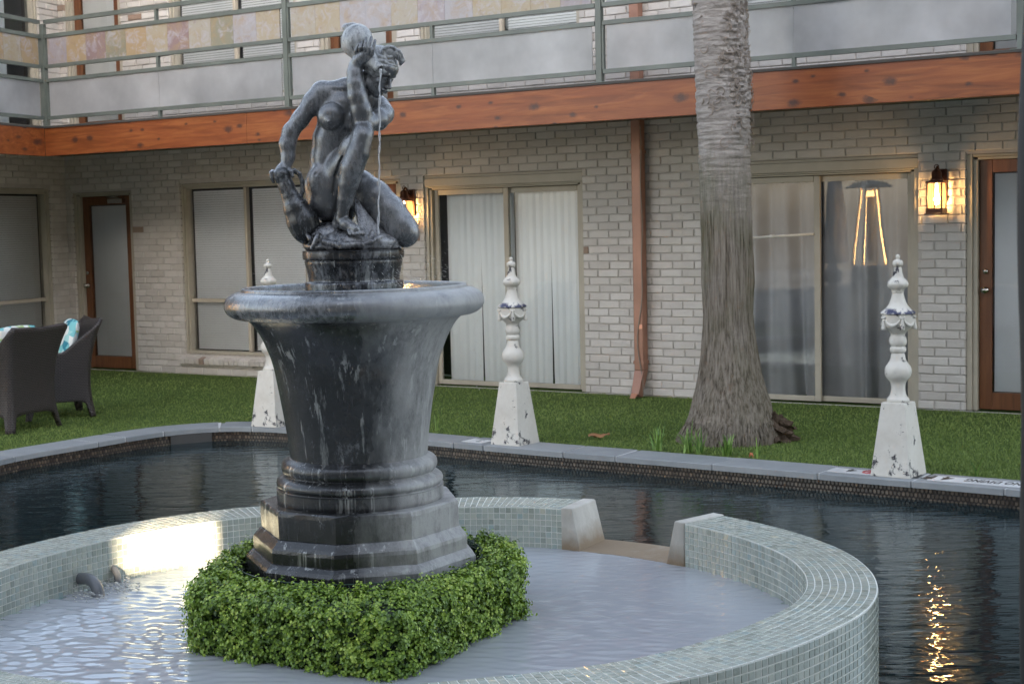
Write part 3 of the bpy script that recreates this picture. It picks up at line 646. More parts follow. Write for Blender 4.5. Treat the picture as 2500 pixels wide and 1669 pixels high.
# lawn sheet, decks, water
mb = MB(); V = []
for i in range(400): V += [(CO[i][0]-N[i][0]*.01, CO[i][1]-N[i][1]*.01, -.006), (CI[i][0]*1.0+N[i][0]*.01, CI[i][1]+N[i][1]*.01, -.05)]
lawn = MB(); V = []
n = 400
for i in range(n):
    c = CO[i]-N[i]*.01
    f = i/(n-1); ox = -14+26*f; V += [(c[0], c[1], -.007), (c[0]*(.5)+ox*.5, (c[1]+26)*.5, -.007), (ox, 26, -.007)]
lawn.add(V, [(3*i+k, 3*i+3+k, 3*i+4+k, 3*i+1+k) for i in range(n-1) for k in range(2)]); lo_ = lawn.build('lawn', M['turf']); tag(lo_, kind='structure')
gr = MB(); gr.box(-60, 60, -60, 60, -1.6, -1.45); g_ = gr.build('ground', M['concrete']); tag(g_, kind='structure')
for nm, x0, x1, y0, y1 in (('pool_deck', -25, 25, -25, 2.0), ('pool_deck', -25, -3.62, 2.003, 7.4), ('pool_deck', 6.4, 25, 2.003, 5.6)):
    d_ = MB(); d_.box(x0, x1, y0, y1, -1.44, -.03); o = d_.build(nm, M['concrete']); tag(o, kind='structure')
pf = MB(); pf.box(-9, 9, 1.9, 13.5, -1.43, -1.3); o = pf.build('pool_floor', M['pool_plaster']); tag(o, kind='structure')
pw = MB(); V = [(CI[i][0]+N[i][0]*.017, CI[i][1]+N[i][1]*.017, WZ) for i in range(400)]+[(9, 1.99, WZ), (-8, 1.99, WZ)]; pw.add(V, [tuple(range(402))[::-1]]); o = pw.build('pool_water', M['pool_water']); tag(o, kind='structure')

# ---- raised round spa wall
ZT, SW = .35, .17           # top of wall, spa water level
inner = [(-.04, 4.13), (.15, 4.18), (.393, 4.291), (.653, 4.52), (.837, 4.748), (.91, 4.862), (.975, 5.026), (1.006, 5.18), (1.018, 5.322), (1.007, 5.531), (.953, 5.73), (.86, 5.95), (.694, 6.199), (.45, 6.43), (.157, 6.60), (-.04, 6.655), (-.255, 6.675), (-.70, 6.665), (-1.088, 6.59), (-1.331, 6.465), (-1.60, 6.22), (-1.786, 5.952), (-1.93, 5.65), (-2.0, 5.3), (-1.97, 4.95), (-1.83, 4.6), (-1.62, 4.37), (-1.40, 4.22), (-1.1, 4.09), (-.7, 4.02), (-.35, 4.05)]
NR = 720; RI, RL = resample(inner, NR+1, True); RI = RI[:-1]
Tn = np.roll(RI, -1, 0)-np.roll(RI, 1, 0); Tn /= np.linalg.norm(Tn, axis=1)[:, None]; RN = np.stack([Tn[:, 1], -Tn[:, 0]], 1)      # outward
WID = .235
cum = np.arange(NR)*RL/NR
def rpt(s_, o_): 
    f = (s_ % RL)/RL*NR; i = int(f) % NR; t = f-int(f); j = (i+1) % NR; p = RI[i]*(1-t)+RI[j]*t; n_ = RN[i]*(1-t)+RN[j]*t; return p+n_/np.linalg.norm(n_)*o_
def ring_len(p): return cum[np.argmin(((RI-np.asarray(p)[:2])**2).sum(1))]
gapA = ring_len(at_z(1410, 1226, ZT))    # far post, gap runs from here towards the right wall end (decreasing index)
gapA = ring_len((.20, 6.575)); gapB = ring_len((.70, 6.19))
lo, hi = min(gapA, gapB), max(gapA, gapB)
spa = empty('spa_wall', (-.3, 5.42, 0)); tag(spa, 'raised curved spa wall clad in pale green glass mosaic around the fountain pool', 'spa wall')
def loc(V): return np.asarray(V, float)-np.array([-.3, 5.42, 0])
ss = np.linspace(hi, RL+lo, 500); cb = MB(); V = []
for s_ in ss:
    for o_, z in ((0, -.4), (0, ZT-.002), (WID, ZT-.002), (WID, -.4)): p = rpt(s_, o_); V.append((p[0], p[1], z))
cb.add(loc(V), [(4*i+k, 4*i+4+k, 4*i+5+k, 4*i+1+k) for i in range(499) for k in range(3)]+[(0, 1, 2, 3), (1999, 1998, 1997, 1996)])
cb.build('wall_core', M['grout'], spa)
rg = np.random.default_rng(12); tp = .0262; tt = .0228
ms = MB()
def tile4(q, up, rr):
    q = np.array(q); c = q.mean(0); up = np.asarray(up, float); tl = rg.uniform(-.0006, .0006)
    V = np.vstack([q, c+(q-c)*.90+up*(.0020+tl)]); ms.add(loc(V), [(4, 5, 6, 7), (0, 1, 5, 4), (1, 2, 6, 5), (2, 3, 7, 6), (3, 0, 4, 7)], rr)
total = RL+lo-hi; nt_ = int(total/tp)
for k in range(nt_):
    s0 = hi+k*total/nt_; s1 = s0+tt*total/nt_/tp
    a0, a1 = rpt(s0, 0), rpt(s1, 0); nn = rpt(s0, 1)-a0
    for r_ in range(7 if True else 0):          # inside face down to below the water
        z1 = ZT-.006-r_*tp; z0 = z1-tt; j = rg.uniform(-.0005, .0005)
        tile4([(a1[0], a1[1], z0+j), (a0[0], a0[1], z0), (a0[0], a0[1], z1), (a1[0], a1[1], z1+j)], (-nn[0], -nn[1], 0), rg.random())
    for r_ in range(9):
        o0 = .002+r_*tp*.985; o1 = o0+tt; j = rg.uniform(-.0005, .0005)
        p, q, r2, s2 = rpt(s0, o0), rpt(s1, o0), rpt(s1, o1), rpt(s0, o1)
        tile4([(p[0], p[1], ZT-.002+j), (s2[0], s2[1], ZT-.002), (r2[0], r2[1], ZT-.002+j), (q[0], q[1], ZT-.002)], (0, 0, 1), rg.random())
    mid = rpt(s0, 0)
    if mid[1] < 6.3 and mid[0] > -.9:
        b0, b1 = rpt(s0, WID), rpt(s1, WID)
        for r_ in range(19):
            z1 = ZT-.006-r_*tp; z0 = z1-tt
            if z1 < WZ-.05: break
            tile4([(b0[0], b0[1], z0), (b1[0], b1[1], z0), (b1[0], b1[1], z1), (b0[0], b0[1], z1)], (nn[0], nn[1], 0), rg.random()*.8)
ms.build('mosaic_tiles', M['mosaic'], spa)
# travertine ends of the wall and the spill sill between them
def end_post(s_, sgn, tap):
    mb = MB(); V = []
    for z, ex in ((-.3, .05), (SW, .045), (ZT+.004, .0)):
        for ds_, o_ in ((-.002, -.006), (.052+ex*.9, -.006-ex*.2), (.052+ex*.9, WID+.006), (-.002, WID+.006)):
            p = rpt(s_+sgn*ds_, o_); V.append((p[0], p[1], z))
    F = [(8, 9, 10, 11)]+[(4*l+k, 4*l+(k+1) % 4, 4*l+4+(k+1) % 4, 4*l+4+k) for l in range(2) for k in range(4)]
    mb.add(loc(V), F); o = mb.build('end_stone', M['travertine'], spa, bevel=.006); return o
end_post(lo, 1, 1) if False else None
eo1 = end_post(hi, -1, 1); eo2 = end_post(lo, 1, 1)
mb = MB(); V = []; nsp = 14
for i in range(nsp):
    s_ = lo+(hi-lo)*i/(nsp-1); a0 = rpt(s_, -.01); b0 = rpt(s_, WID+.01); V += [(a0[0], a0[1], -.3), (a0[0], a0[1], SW+.001), (b0[0], b0[1], SW+.003), (b0[0], b0[1], -.3)]
mb.add(loc(V), [(4*i+k, 4*i+4+k, 4*i+5+k, 4*i+1+k) for i in range(nsp-1) for k in range(3)]); mb.build('spill_sill', M['travertine'], spa)
# spa floor and water
fl = MB(); V = [(p[0], p[1], -.16) for p in RI]; fl.add(V, [tuple(range(NR))]); o = fl.build('spa_floor', M['spa_plaster']); tag(o, kind='structure')
def spa_h(x, y):       # real ripples: gentle everywhere, choppy by the returns at the left
    d = math.hypot(x+1.75, y-5.55); a = .0055*math.exp(-(d/.9)**2)+.0007
    return a*(math.sin(31*y+6*x+2*math.sin(7*x))+.7*math.sin(47*y-11*x+1.7*math.sin(9*y))+.5*math.sin(23*x+61*y))
gx = np.linspace(-2.2, 1.2, 360); gy = np.linspace(3.9, 6.85, 460); X, Y = np.meshgrid(gx, gy)
D = np.hypot(X+1.75, Y-5.55); A = .0013*np.exp(-(D/.8)**2)+.00025
rgw = np.random.default_rng(15); Z = np.full(X.shape, SW)
for _ in range(26):
    th_ = rgw.normal(1.50, .30); kk_ = rgw.uniform(45, 130); Z = Z+A*rgw.uniform(.3, 1)*np.sin(kk_*(np.cos(th_)*X+np.sin(th_)*Y)+rgw.uniform(0, 6.3)+1.5*np.sin(rgw.uniform(3, 8)*X+rgw.uniform(3, 8)*Y))*.55
from mathutils.geometry import intersect_point_line
poly = RI+RN*.012
def inside(X, Y, P):
    c = np.zeros(X.shape, bool); j = len(P)-1
    for i in range(len(P)):
        xi, yi = P[i]; xj, yj = P[j]
        cond = ((yi > Y) != (yj > Y)) & (X < (xj-xi)*(Y-yi)/(yj-yi+1e-12)+xi); c ^= cond; j = i
    return c
IN = inside(X, Y, poly[::3]); 
nx = len(gx); F = []
ii = np.argwhere(IN[:-1, :-1] & IN[1:, :-1] & IN[:-1, 1:] & IN[1:, 1:])
idx = -np.ones(X.shape, int); used = np.zeros(X.shape, bool)
for dj, di in ((0, 0), (0, 1), (1, 0), (1, 1)): used[ii[:, 0]+dj, ii[:, 1]+di] = True
idx[used] = np.arange(used.sum()); V = np.stack([X[used], Y[used], Z[used]], 1)
F = [(idx[a, b], idx[a, b+1], idx[a+1, b+1], idx[a+1, b]) for a, b in ii]
sw = MB(); sw.add(V, F); o = sw.build('spa_water', M['spa_water'], smooth=True); tag(o, kind='structure')
# rim strip closing the water against the wall
sw2 = MB(); V = []
for i in range(NR): V += [(RI[i][0], RI[i][1], SW), (RI[i][0]-RN[i][0]*.025, RI[i][1]-RN[i][1]*.025, SW-.001)]
sw2.add(V, [(2*i, 2*i+1, (2*i+3) % (2*NR), (2*i+2) % (2*NR)) for i in range(NR)]); sw2.build('water_edge', M['spa_water'], o)

# the two return pipes with their splashing water
def pipe(P, r, label, coll):
    o = empty('return_pipe', P[0]); tag(o, label, 'pipe', 'plastic return elbows in the spa water'); b = MB(); b.tube(np.array(P)-np.array(P[0]), r, 18); b.build('elbow', M['pvc'], o, smooth=True)
    b = MB(); q = np.array(P)-np.array(P[0]); d = (q[-1]-q[-2]); d /= np.linalg.norm(d); b.tube([q[-1]-d*.012, q[-1]+d*.01], coll, 18); b.build('collar', M['pvc'], o, smooth=True)
def bez(a, b, c, n=12): a, b, c = map(np.array, (a, b, c)); return [a*(1-t)**2+2*b*t*(1-t)+c*t*t for t in np.linspace(0, 1, n)]
pa = at_y(190, 1412, 6.0); pb = at_y(240, 1404, 5.93); pc = at_y(240, 1458, 5.90)
pipe(bez(pa, pb, pc), .0235, 'thick grey elbow half sunk in the splashing water', .026)
pa = at_y(250, 1384, 6.17); pb = at_y(291, 1374, 6.12); pc = at_y(288, 1432, 6.10)
pipe(bez(pa, pb, pc), .0145, 'thin grey elbow arching out of the water by the mosaic', .0175)
sp = MB(); rg = np.random.default_rng(31)
for cx_, cy_, n_ in ((175, 1425, 240), (215, 1450, 90), (262, 1420, 140), (300, 1432, 90)):
    for _ in range(n_):
        b_ = at_z(cx_+rg.normal(0, 22), cy_+rg.normal(0, 7)+6, SW); b_[2] = SW+abs(rg.normal(0, .012)); r_ = abs(rg.normal(.0016, .001))+.0007; st = rg.uniform(1, 3.5)
        V = [(b_[0]-r_*st, b_[1], b_[2]), (b_[0], b_[1]-r_, b_[2]), (b_[0]+r_*st, b_[1], b_[2]), (b_[0], b_[1]+r_, b_[2]), (b_[0], b_[1], b_[2]+r_), (b_[0], b_[1], b_[2]-r_)]
        sp.add(V, [(0, 1, 4), (1, 2, 4), (2, 3, 4), (3, 0, 4), (1, 0, 5), (2, 1, 5), (3, 2, 5), (0, 3, 5)])
o = sp.build('splash_drops', M['white_plastic'], smooth=True); tag(o, 'fine white splash where the returns break the spa water', 'splash', kind='stuff')

# turf blades: one mesh, dense near the coping and thinner towards the building
rg = np.random.default_rng(77); NB = 230000
px = rg.uniform(-500, 3300, NB); py = rg.uniform(0, 1, NB)**.8*300+890
q = at_z(px, py, 0); x, y = q[:, 0], q[:, 1]
i_ = np.argmin(((CO[None, ::4, 0]-x[:2000, None])**2), 1)   # warm-up keeps numpy happy
cy_ = np.interp(x, CO[np.argsort(CO[:, 0]), 0], CO[np.argsort(CO[:, 0]), 1])
wy = 14.606+math.tan(TH)*x; ok = (y < wy-.02) & (x > -7.5)
dmin = np.full(NB, 9.0)
for k in range(0, 400, 2):
    d = (x-CO[k, 0])*N[k, 0]+(y-CO[k, 1])*N[k, 1]; dd = np.hypot(x-CO[k, 0], y-CO[k, 1]); near = dd < .25; dmin = np.where(near, np.minimum(dmin, d), dmin)
from_in = inside(x, y, np.vstack([CO, [(9, 5)], [(9, 0)], [(-9, 0)]])); ok &= ~from_in | (dmin > -.008) & (dmin < 1)
x, y = x[ok], y[ok]; nB = len(x); hgt = rg.uniform(.009, .019, nB); an = rg.uniform(0, 2*PI, nB); wd_ = rg.uniform(.0018, .0035, nB)*(1+.08*(y-8)); ln = rg.uniform(0, .014, nB); la = rg.uniform(0, 2*PI, nB)
V = np.zeros((nB, 3, 3)); V[:, 0] = np.stack([x-np.cos(an)*wd_, y-np.sin(an)*wd_, np.full(nB, -.006)], 1); V[:, 1] = np.stack([x+np.cos(an)*wd_, y+np.sin(an)*wd_, np.full(nB, -.006)], 1); V[:, 2] = np.stack([x+ln*np.cos(la), y+ln*np.sin(la), hgt-.006], 1)
patch = .5+.25*np.sin(x*2.1+1.3*np.sin(y*1.7))+.25*np.sin(y*3.1+x); rr = np.clip(rg.random(nB)*.75+patch*.25, 0, 1); rr[rg.random(nB) < .985] *= .85
gm = MB(); gm.v = [V.reshape(-1, 3)]; gm.f = [(3*i, 3*i+1, 3*i+2) for i in range(nB)]; gm.n = 3*nB; gm.r = np.repeat(rr, 3); gm.uv = [np.zeros((3*nB, 2))]
o = gm.build('turf_blades', M['blade']); tag(o, 'short green artificial grass covering the lawn', 'grass', kind='stuff')
# ================================================================ FOUNTAIN
CX, CY = -.578, 5.6
urn = empty('fountain_urn', (CX, CY, 0)); tag(urn, 'tall dark patinated fountain urn with a wide rolled rim, set on stepped octagonal base', 'fountain')
ang8 = [181, 224, 262, 304, 348, 33, 77, 126]
def octa(levels, name, seed):
    mb = MB(); V = []; sub = 6; rg = np.random.default_rng(seed)
    for R, z in levels:
        P = [np.array([R*math.cos(math.radians(a)), R*math.sin(math.radians(a))]) for a in ang8]
        for i in range(8):
            for k in range(sub): p = P[i]*(1-k/sub)+P[(i+1) % 8]*(k/sub); V.append((p[0]+rg.normal(0, .0006), p[1]+rg.normal(0, .0006), z+rg.normal(0, .0007)))
    n = 8*sub; m_ = len(levels)
    F = [(j*n+k, j*n+(k+1) % n, (j+1)*n+(k+1) % n, (j+1)*n+k) for j in range(m_-1) for k in range(n)]+[tuple((m_-1)*n+k for k in range(n)), tuple(range(n))[::-1]]
    mb.add(V, F); o = mb.build(name, M['urn_metal'], urn, bevel=.0022); return o
octa([(.435, .02), (.437, .36), (.436, .385), (.428, .398), (.410, .412)], 'base_step', 1)
octa([(.404, .400), (.406, .450), (.404, .462), (.397, .472), (.378, .494)], 'base_step', 2)
octa([(.374, .494), (.375, .575), (.373, .589), (.368, .594)], 'base_step', 3)
def prof_spline(P, n=6):
    P = np.array(P, float); out = [P[0]]
    for i in range(len(P)-1):
        p0 = P[max(i-1, 0)]; p1, p2 = P[i], P[i+1]; p3 = P[min(i+2, len(P)-1)]
        for k in range(1, n+1):
            t = k/n; out.append(.5*((2*p1)+(-p0+p2)*t+(2*p0-5*p1+4*p2-p3)*t*t+(-p0+3*p1-3*p2+p3)*t**3))
    return np.array(out)
drum = [(.290, .590), (.308, .594), (.309, .640), (.3095, .6425), (.303, .6445), (.3035, .650), (.308, .656), (.309, .664), (.306, .674), (.298, .682), (.288, .688), (.279, .693), (.277, .697), (.283, .701), (.288, .710), (.290, .722), (.287, .735), (.279, .745), (.266, .752), (.258, .757)]
def wob(r, z, w): return r+.0009*math.sin(3*w+5*z)+.0006*math.sin(7*w-9*z)
mb = MB(); mb.lathe(prof_spline(drum, 3), 128, fn=wob); mb.build('drum_molding', M['urn_metal'], urn, smooth=True)
bell = prof_spline([(.254, .755), (.2565, .775), (.262, .83), (.270, .888), (.277, .935), (.285, .983), (.293, 1.03), (.302, 1.08), (.312, 1.12), (.325, 1.154), (.336, 1.182), (.351, 1.212), (.367, 1.238), (.388, 1.262), (.412, 1.276), (.422, 1.280)], 6)
mb = MB(); mb.lathe(bell, 160, fn=wob); mb.build('bell', M['urn_metal'], urn, smooth=True)
rim = prof_spline([(.418, 1.276), (.432, 1.274), (.452, 1.281), (.468, 1.294), (.478, 1.313), (.477, 1.332), (.468, 1.350), (.452, 1.362), (.434, 1.369), (.419, 1.372), (.4165, 1.380), (.411, 1.3845), (.402, 1.3835), (.397, 1.376), (.394, 1.36), (.36, 1.352), (.1, 1.350)], 4)
mb = MB(); mb.lathe(rim, 160, fn=lambda r, z, w: wob(r, z, w) if r > .3 else r); mb.build('rim', M['rim_metal'], urn, smooth=True)
mb = MB(); n = 96; V = [(0, 0, 1.3785)]
for r_ in np.linspace(.05, .397, 12): V += [(r_*math.cos(2*PI*k/n), r_*math.sin(2*PI*k/n), 1.3785+.0006*math.sin(r_*120)) for k in range(n)]
F = [(0, 1+k, 1+(k+1) % n) for k in range(n)]+[(1+j*n+k, 1+(j+1)*n+k, 1+(j+1)*n+(k+1) % n, 1+j*n+(k+1) % n) for j in range(11) for k in range(n)]
mb.add(V, F); mb.build('basin_water', M['basin_water'], urn, smooth=True)
# bucket-shaped plinth under the figure
mb = MB(); pl = [(.176, 1.352), (.181, 1.358), (.182, 1.392), (.179, 1.400), (.170, 1.403), (.1675, 1.408), (.171, 1.43), (.1765, 1.455), (.1805, 1.476), (.178, 1.479), (.178, 1.482), (.184, 1.484), (.1865, 1.488), (.1870, 1.508), (.185, 1.513), (.178, 1.516), (.02, 1.518)]
mb.lathe(prof_spline(pl, 2), 96, fn=wob); mb.build('figure_plinth', M['plinth_metal'], urn, smooth=True)
smooth_angle(urn.children[-1], 50)

# ================================================================ HEDGE around the base
hedge = empty('hedge', (CX, CY, SW)); tag(hedge, 'low clipped bright green artificial boxwood hedge wrapped round the fountain base', 'hedge')
HP = np.array([(-1.13, 5.20), (-1.125, 5.09), (-1.09, 5.04), (-.80, 4.88), (-.47, 4.70), (-.39, 4.69), (-.34, 4.74), (-.19, 5.03), (-.05, 5.30), (.00, 5.40), (.01, 5.46), (.0, 5.72), (-.12, 6.0), (-.45, 6.14), (-.85, 6.1), (-1.06, 5.85), (-1.12, 5.5)])
HR, HL = resample(HP, 160, True); HR = HR[:-1]; nh = len(HR)
Tn = np.roll(HR, -1, 0)-np.roll(HR, 1, 0); Tn /= np.linalg.norm(Tn, axis=1)[:, None]; HN = np.stack([Tn[:, 1], -Tn[:, 0]], 1)
HC = np.array([CX-.01, CY-.0])
def in_r(p): d = p-HC; L = np.linalg.norm(d); return HC+d/L*min(.455, L-.07)
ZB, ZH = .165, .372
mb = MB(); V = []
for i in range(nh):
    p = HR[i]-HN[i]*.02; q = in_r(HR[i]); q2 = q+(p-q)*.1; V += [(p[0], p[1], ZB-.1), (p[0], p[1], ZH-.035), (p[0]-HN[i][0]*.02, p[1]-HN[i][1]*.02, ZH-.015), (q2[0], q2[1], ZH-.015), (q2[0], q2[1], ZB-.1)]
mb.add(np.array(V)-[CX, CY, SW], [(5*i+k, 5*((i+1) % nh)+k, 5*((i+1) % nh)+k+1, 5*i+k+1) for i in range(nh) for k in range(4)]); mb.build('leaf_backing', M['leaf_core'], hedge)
rg = np.random.default_rng(5); LV, LF, LRn = [], [], []; cnt = 0
def leaf(c, nrm, size, rr):
    global cnt
    nrm = nrm/np.linalg.norm(nrm); a = np.cross(nrm, rg.normal(size=3)); a /= np.linalg.norm(a); b = np.cross(nrm, a)
    pts = [(-.15, 0), (.25, .42), (.62, .48), (.95, .25), (1.0, 0), (.95, -.25), (.62, -.48), (.25, -.42)]
    V = [c+a*u*size+b*v*size+nrm*size*(.18*abs(v)*2-.10*u*u) for u, v in pts]
    LV.append(V); LF.append([tuple(cnt+k for k in (0, 1, 2, 3, 4)), tuple(cnt+k for k in (0, 4, 5, 6, 7))]); LRn.extend([rr]*8); cnt += 8
def sprig(base, d, L, tone):
    d = d/np.linalg.norm(d); a = np.cross(d, rg.normal(size=3)); a /= np.linalg.norm(a); b = np.cross(d, a); k = 4; n_ = int(L/.0095); ph = rg.uniform(0, PI)
    for i in range(n_+1):
        t = i/max(n_, 1); p = base+d*L*t; s_ = .0195*(1-.45*t)*rg.uniform(.85, 1.2); w0 = ph+i*PI/2
        for w in (w0, w0+PI):
            o = math.cos(w)*a+math.sin(w)*b; nrm = d*.8+o*(.35-.2*t)+rg.normal(0, .22, 3); leafdir = o
            nrm = nrm/np.linalg.norm(nrm); aa = o-nrm*np.dot(o, nrm); aa /= np.linalg.norm(aa); bb = np.cross(nrm, aa)
            pts = [(.05, 0), (.3, .36), (.65, .44), (.95, .24), (1.02, 0), (.95, -.24), (.65, -.44), (.3, -.36)]
            V = [p+aa*u*s_+bb*v*s_+nrm*s_*(.35*abs(v)-.12*u*u+.05) for u, v in pts]; c0 = len(LRn)
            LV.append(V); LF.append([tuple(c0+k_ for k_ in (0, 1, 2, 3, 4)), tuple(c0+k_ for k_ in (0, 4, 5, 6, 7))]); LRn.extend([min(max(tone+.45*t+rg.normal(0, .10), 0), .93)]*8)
for side in range(2):
    NS = 4600 if side == 0 else 2900
    for _ in range(NS):
        i = rg.integers(0, nh); p = HR[i]; n_ = HN[i]
        if n_[1] > .5 and rg.random() < .8: continue
        clump = .5+.5*math.sin(i*.47)*math.sin(i*.19+2)
        if side == 0:
            z = rg.uniform(ZB-.005, ZH-.01); w = .006*math.sin(i*.55+z*40)+.006*math.sin(i*1.3-z*25)+rg.normal(0, .010); d = np.array([n_[0], n_[1], rg.uniform(-.15, .75)])+rg.normal(0, .35, 3)
            base = np.array([p[0]+n_[0]*(w-.03), p[1]+n_[1]*(w-.03), z]); L = rg.uniform(.018, .060)
        else:
            q = in_r(p); t = rg.uniform(.12, 1.0); xy = q+(p-q)*t; z = ZH-.03+.012*math.sin(xy[0]*40)*math.sin(xy[1]*37)+rg.normal(0, .004)-(.02 if t > .93 else 0); d = np.array([n_[0]*.3*t, n_[1]*.3*t, 1.0])+rg.normal(0, .38, 3); base = np.array([xy[0], xy[1], z]); L = rg.uniform(.018, .062)
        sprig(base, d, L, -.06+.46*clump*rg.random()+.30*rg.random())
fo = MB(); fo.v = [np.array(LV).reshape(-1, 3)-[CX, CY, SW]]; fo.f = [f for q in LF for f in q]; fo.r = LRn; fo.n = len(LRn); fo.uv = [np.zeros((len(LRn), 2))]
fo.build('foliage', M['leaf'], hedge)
wm = MB(); t = np.linspace(0, 2*PI, 90)
for z, rr in ((ZH+.002, .46), (ZH-.018, .462)): wm.tube([(HC[0]-CX+rr*math.cos(k), HC[1]-CY+rr*math.sin(k), z-SW) for k in t], .0024, 6, False)
for k in np.linspace(0, 2*PI, 150): wm.tube([(HC[0]-CX+.46*math.cos(k), HC[1]-CY+.46*math.sin(k), ZH-SW+.002), (HC[0]-CX+.462*math.cos(k+.03), HC[1]-CY+.462*math.sin(k+.03), ZH-SW-.03)], .0012, 4, False)
wm.build('wire_ring', M['mesh_wire'], hedge)

# ================================================================ FINIALS: pixel profile of the right-hand one (half width, height above base) in metres
def make_finial(label, loc, rz, tint=0):
    f = empty('finial', loc, rz); f.scale = (1.0, 1.0, 1.037); tag(f, label, 'garden finial', 'white painted finials standing on the pool coping')
    mb = MB(); rg = np.random.default_rng(int(loc[0]*100) % 97+3); V = []
    levels = [(.128, .0), (.1275, .008), (.078, .425), (.0765, .433), (.074, .436)]; sub = 5
    for a, z in levels:
        c = [(-a, -a), (a, -a), (a, a), (-a, a)]
        for i in range(4):
            for k in range(sub): t = k/sub; V.append((c[i][0]*(1-t)+c[(i+1) % 4][0]*t+rg.normal(0, .0006), c[i][1]*(1-t)+c[(i+1) % 4][1]*t+rg.normal(0, .0006), z))
    n = 20; mb.add(V, [(j*n+k, j*n+(k+1) % n, (j+1)*n+(k+1) % n, (j+1)*n+k) for j in range(4) for k in range(n)]+[tuple(4*n+k for k in range(n)), tuple(range(n))[::-1]])
    mb.build('pedestal', M['chipped'], f, bevel=.004)
    P = [(.068, .436), (.0685, .450), (.064, .458), (.054, .470), (.046, .492), (.043, .520), (.0455, .545), (.055, .563), (.070, .580), (.0795, .600), (.0815, .622), (.077, .642), (.064, .662), (.050, .682), (.044, .705), (.0395, .722), (.0385, .728), (.0455, .733), (.0495, .745), (.0485, .757), (.0425, .764), (.0430, .769), (.0485, .776), (.0535, .790), (.0535, .806), (.049, .820), (.044, .830), (.043, .846)]
    mb = MB(); mb.lathe(prof_spline(P, 3), 48); mb.build('baluster', M['chipped'], f, smooth=True)
    # skirt with swags and tassels
    def swag(r, z, w):
        a = (w*6/(2*PI)) % 1.0; s_ = abs(a-.5)*2
        return r*(1+.02*math.cos(6*w))
    mb = MB(); mb.lathe(prof_spline([(.044, .840), (.052, .852), (.068, .866), (.084, .882), (.0925, .900), (.0955, .925), (.0965, .952), (.0965, .958)], 4), 60, fn=swag); mb.build('skirt', M['chipped'], f, smooth=True)
    mb = MB()
    for k in range(5):
        a0 = 2*PI*k/5+.35; a1 = a0+2*PI/5; tt = np.linspace(0, 1, 15)
        P_ = []
        for t in tt: a = a0+(a1-a0)*t; z = .945-.052*math.sin(PI*t)**.8; r_ = .098-.006*math.sin(PI*t); P_.append((r_*math.cos(a), r_*math.sin(a), z))
        mb.tube(P_, [.0045+.0065*math.sin(PI*t)*(1+.25*math.sin(t*40)) for t in tt], 8)
        c, s_ = math.cos(a0), math.sin(a0)
        for dy in (-.010, .010): mb.tube([(.097*c-dy*s_*1.2, .097*s_+dy*c*1.2, .950), (.102*c-dy*s_*1.5, .102*s_+dy*c*1.5, .940), (.099*c, .099*s_, .930)], [.004, .008, .005], 8)
        mb.tube([(.099*c, .099*s_, .932), (.100*c, .100*s_, .915), (.099*c, .099*s_, .880), (.098*c, .098*s_, .868)], [.006, .008, .0155, .016], 10)
    mb.build('swag', M['chipped'], f, smooth=True)
    # flared cap, gadrooned bulb, bud
    mb = MB(); Pc = prof_spline([(.094, .957), (.1045, .960), (.105, .966), (.098, .974), (.082, .985), (.066, 1.000), (.052, 1.022), (.042, 1.050), (.036, 1.075), (.0345, 1.083), (.037, 1.087), (.0355, 1.093)], 4)
    n0 = len(Pc)*48; mb.lathe(Pc, 48, cap=False); zz = np.repeat(Pc[:, 1], 48); rr_ = np.repeat(Pc[:, 0], 48); mb.r = list(np.clip((rr_-.060)/.022, 0, 1)*np.clip((.990-zz)/.01+1, 0, 1)); mb.build('flared_cap', M['chipped'], f, smooth=True)
    def gad(r, z, w): return r*(1+.085*abs(math.cos(4.5*w))*max(0, min(1, (1.165-z)/.03)))
    mb = MB(); mb.lathe(prof_spline([(.0355, 1.092), (.037, 1.102), (.047, 1.110), (.056, 1.120), (.0605, 1.135), (.057, 1.149), (.047, 1.162), (.037, 1.172), (.0305, 1.190), (.025, 1.215), (.0225, 1.228), (.020, 1.233)], 4), 72, fn=gad); mb.build('gadrooned_bulb', M['chipped'], f, smooth=True)
    mb = MB(); mb.lathe(prof_spline([(.018, 1.232), (.020, 1.238), (.028, 1.245), (.031, 1.256), (.0285, 1.268), (.019, 1.277), (.0115, 1.281), (.0105, 1.285), (.0125, 1.292), (.0115, 1.302), (.005, 1.308), (.001, 1.309)], 3), 40, fn=lambda r, z, w: r*(1+(.06*abs(math.cos(4*w)) if 1.24 < z < 1.275 else 0))); mb.build('bud', M['chipped'], f, smooth=True)
    return f
def fin_at(p0, p1, label, s=.256):      # p0,p1: photograph pixels of the two front base corners
    a, b = at_z(*p0, 0)[:2], at_z(*p1, 0)[:2]; d = (b-a)/np.linalg.norm(b-a); n_ = np.array([-d[1], d[0]]); c = b-d*s/2+n_*s/2
    return make_finial(label, (c[0], c[1], .0), math.atan2(d[1], d[0]))
fin_at((2131, 1161), (2221, 1169), 'chipped white finial nearest the camera, beside the no diving marker tiles')
fin_at((1197, 1084), (1267, 1090), 'chipped white finial standing alone between the urn and the palm')
fin_at((606, 1040), (674, 1044), 'chipped white finial mostly hidden behind the left side of the urn')

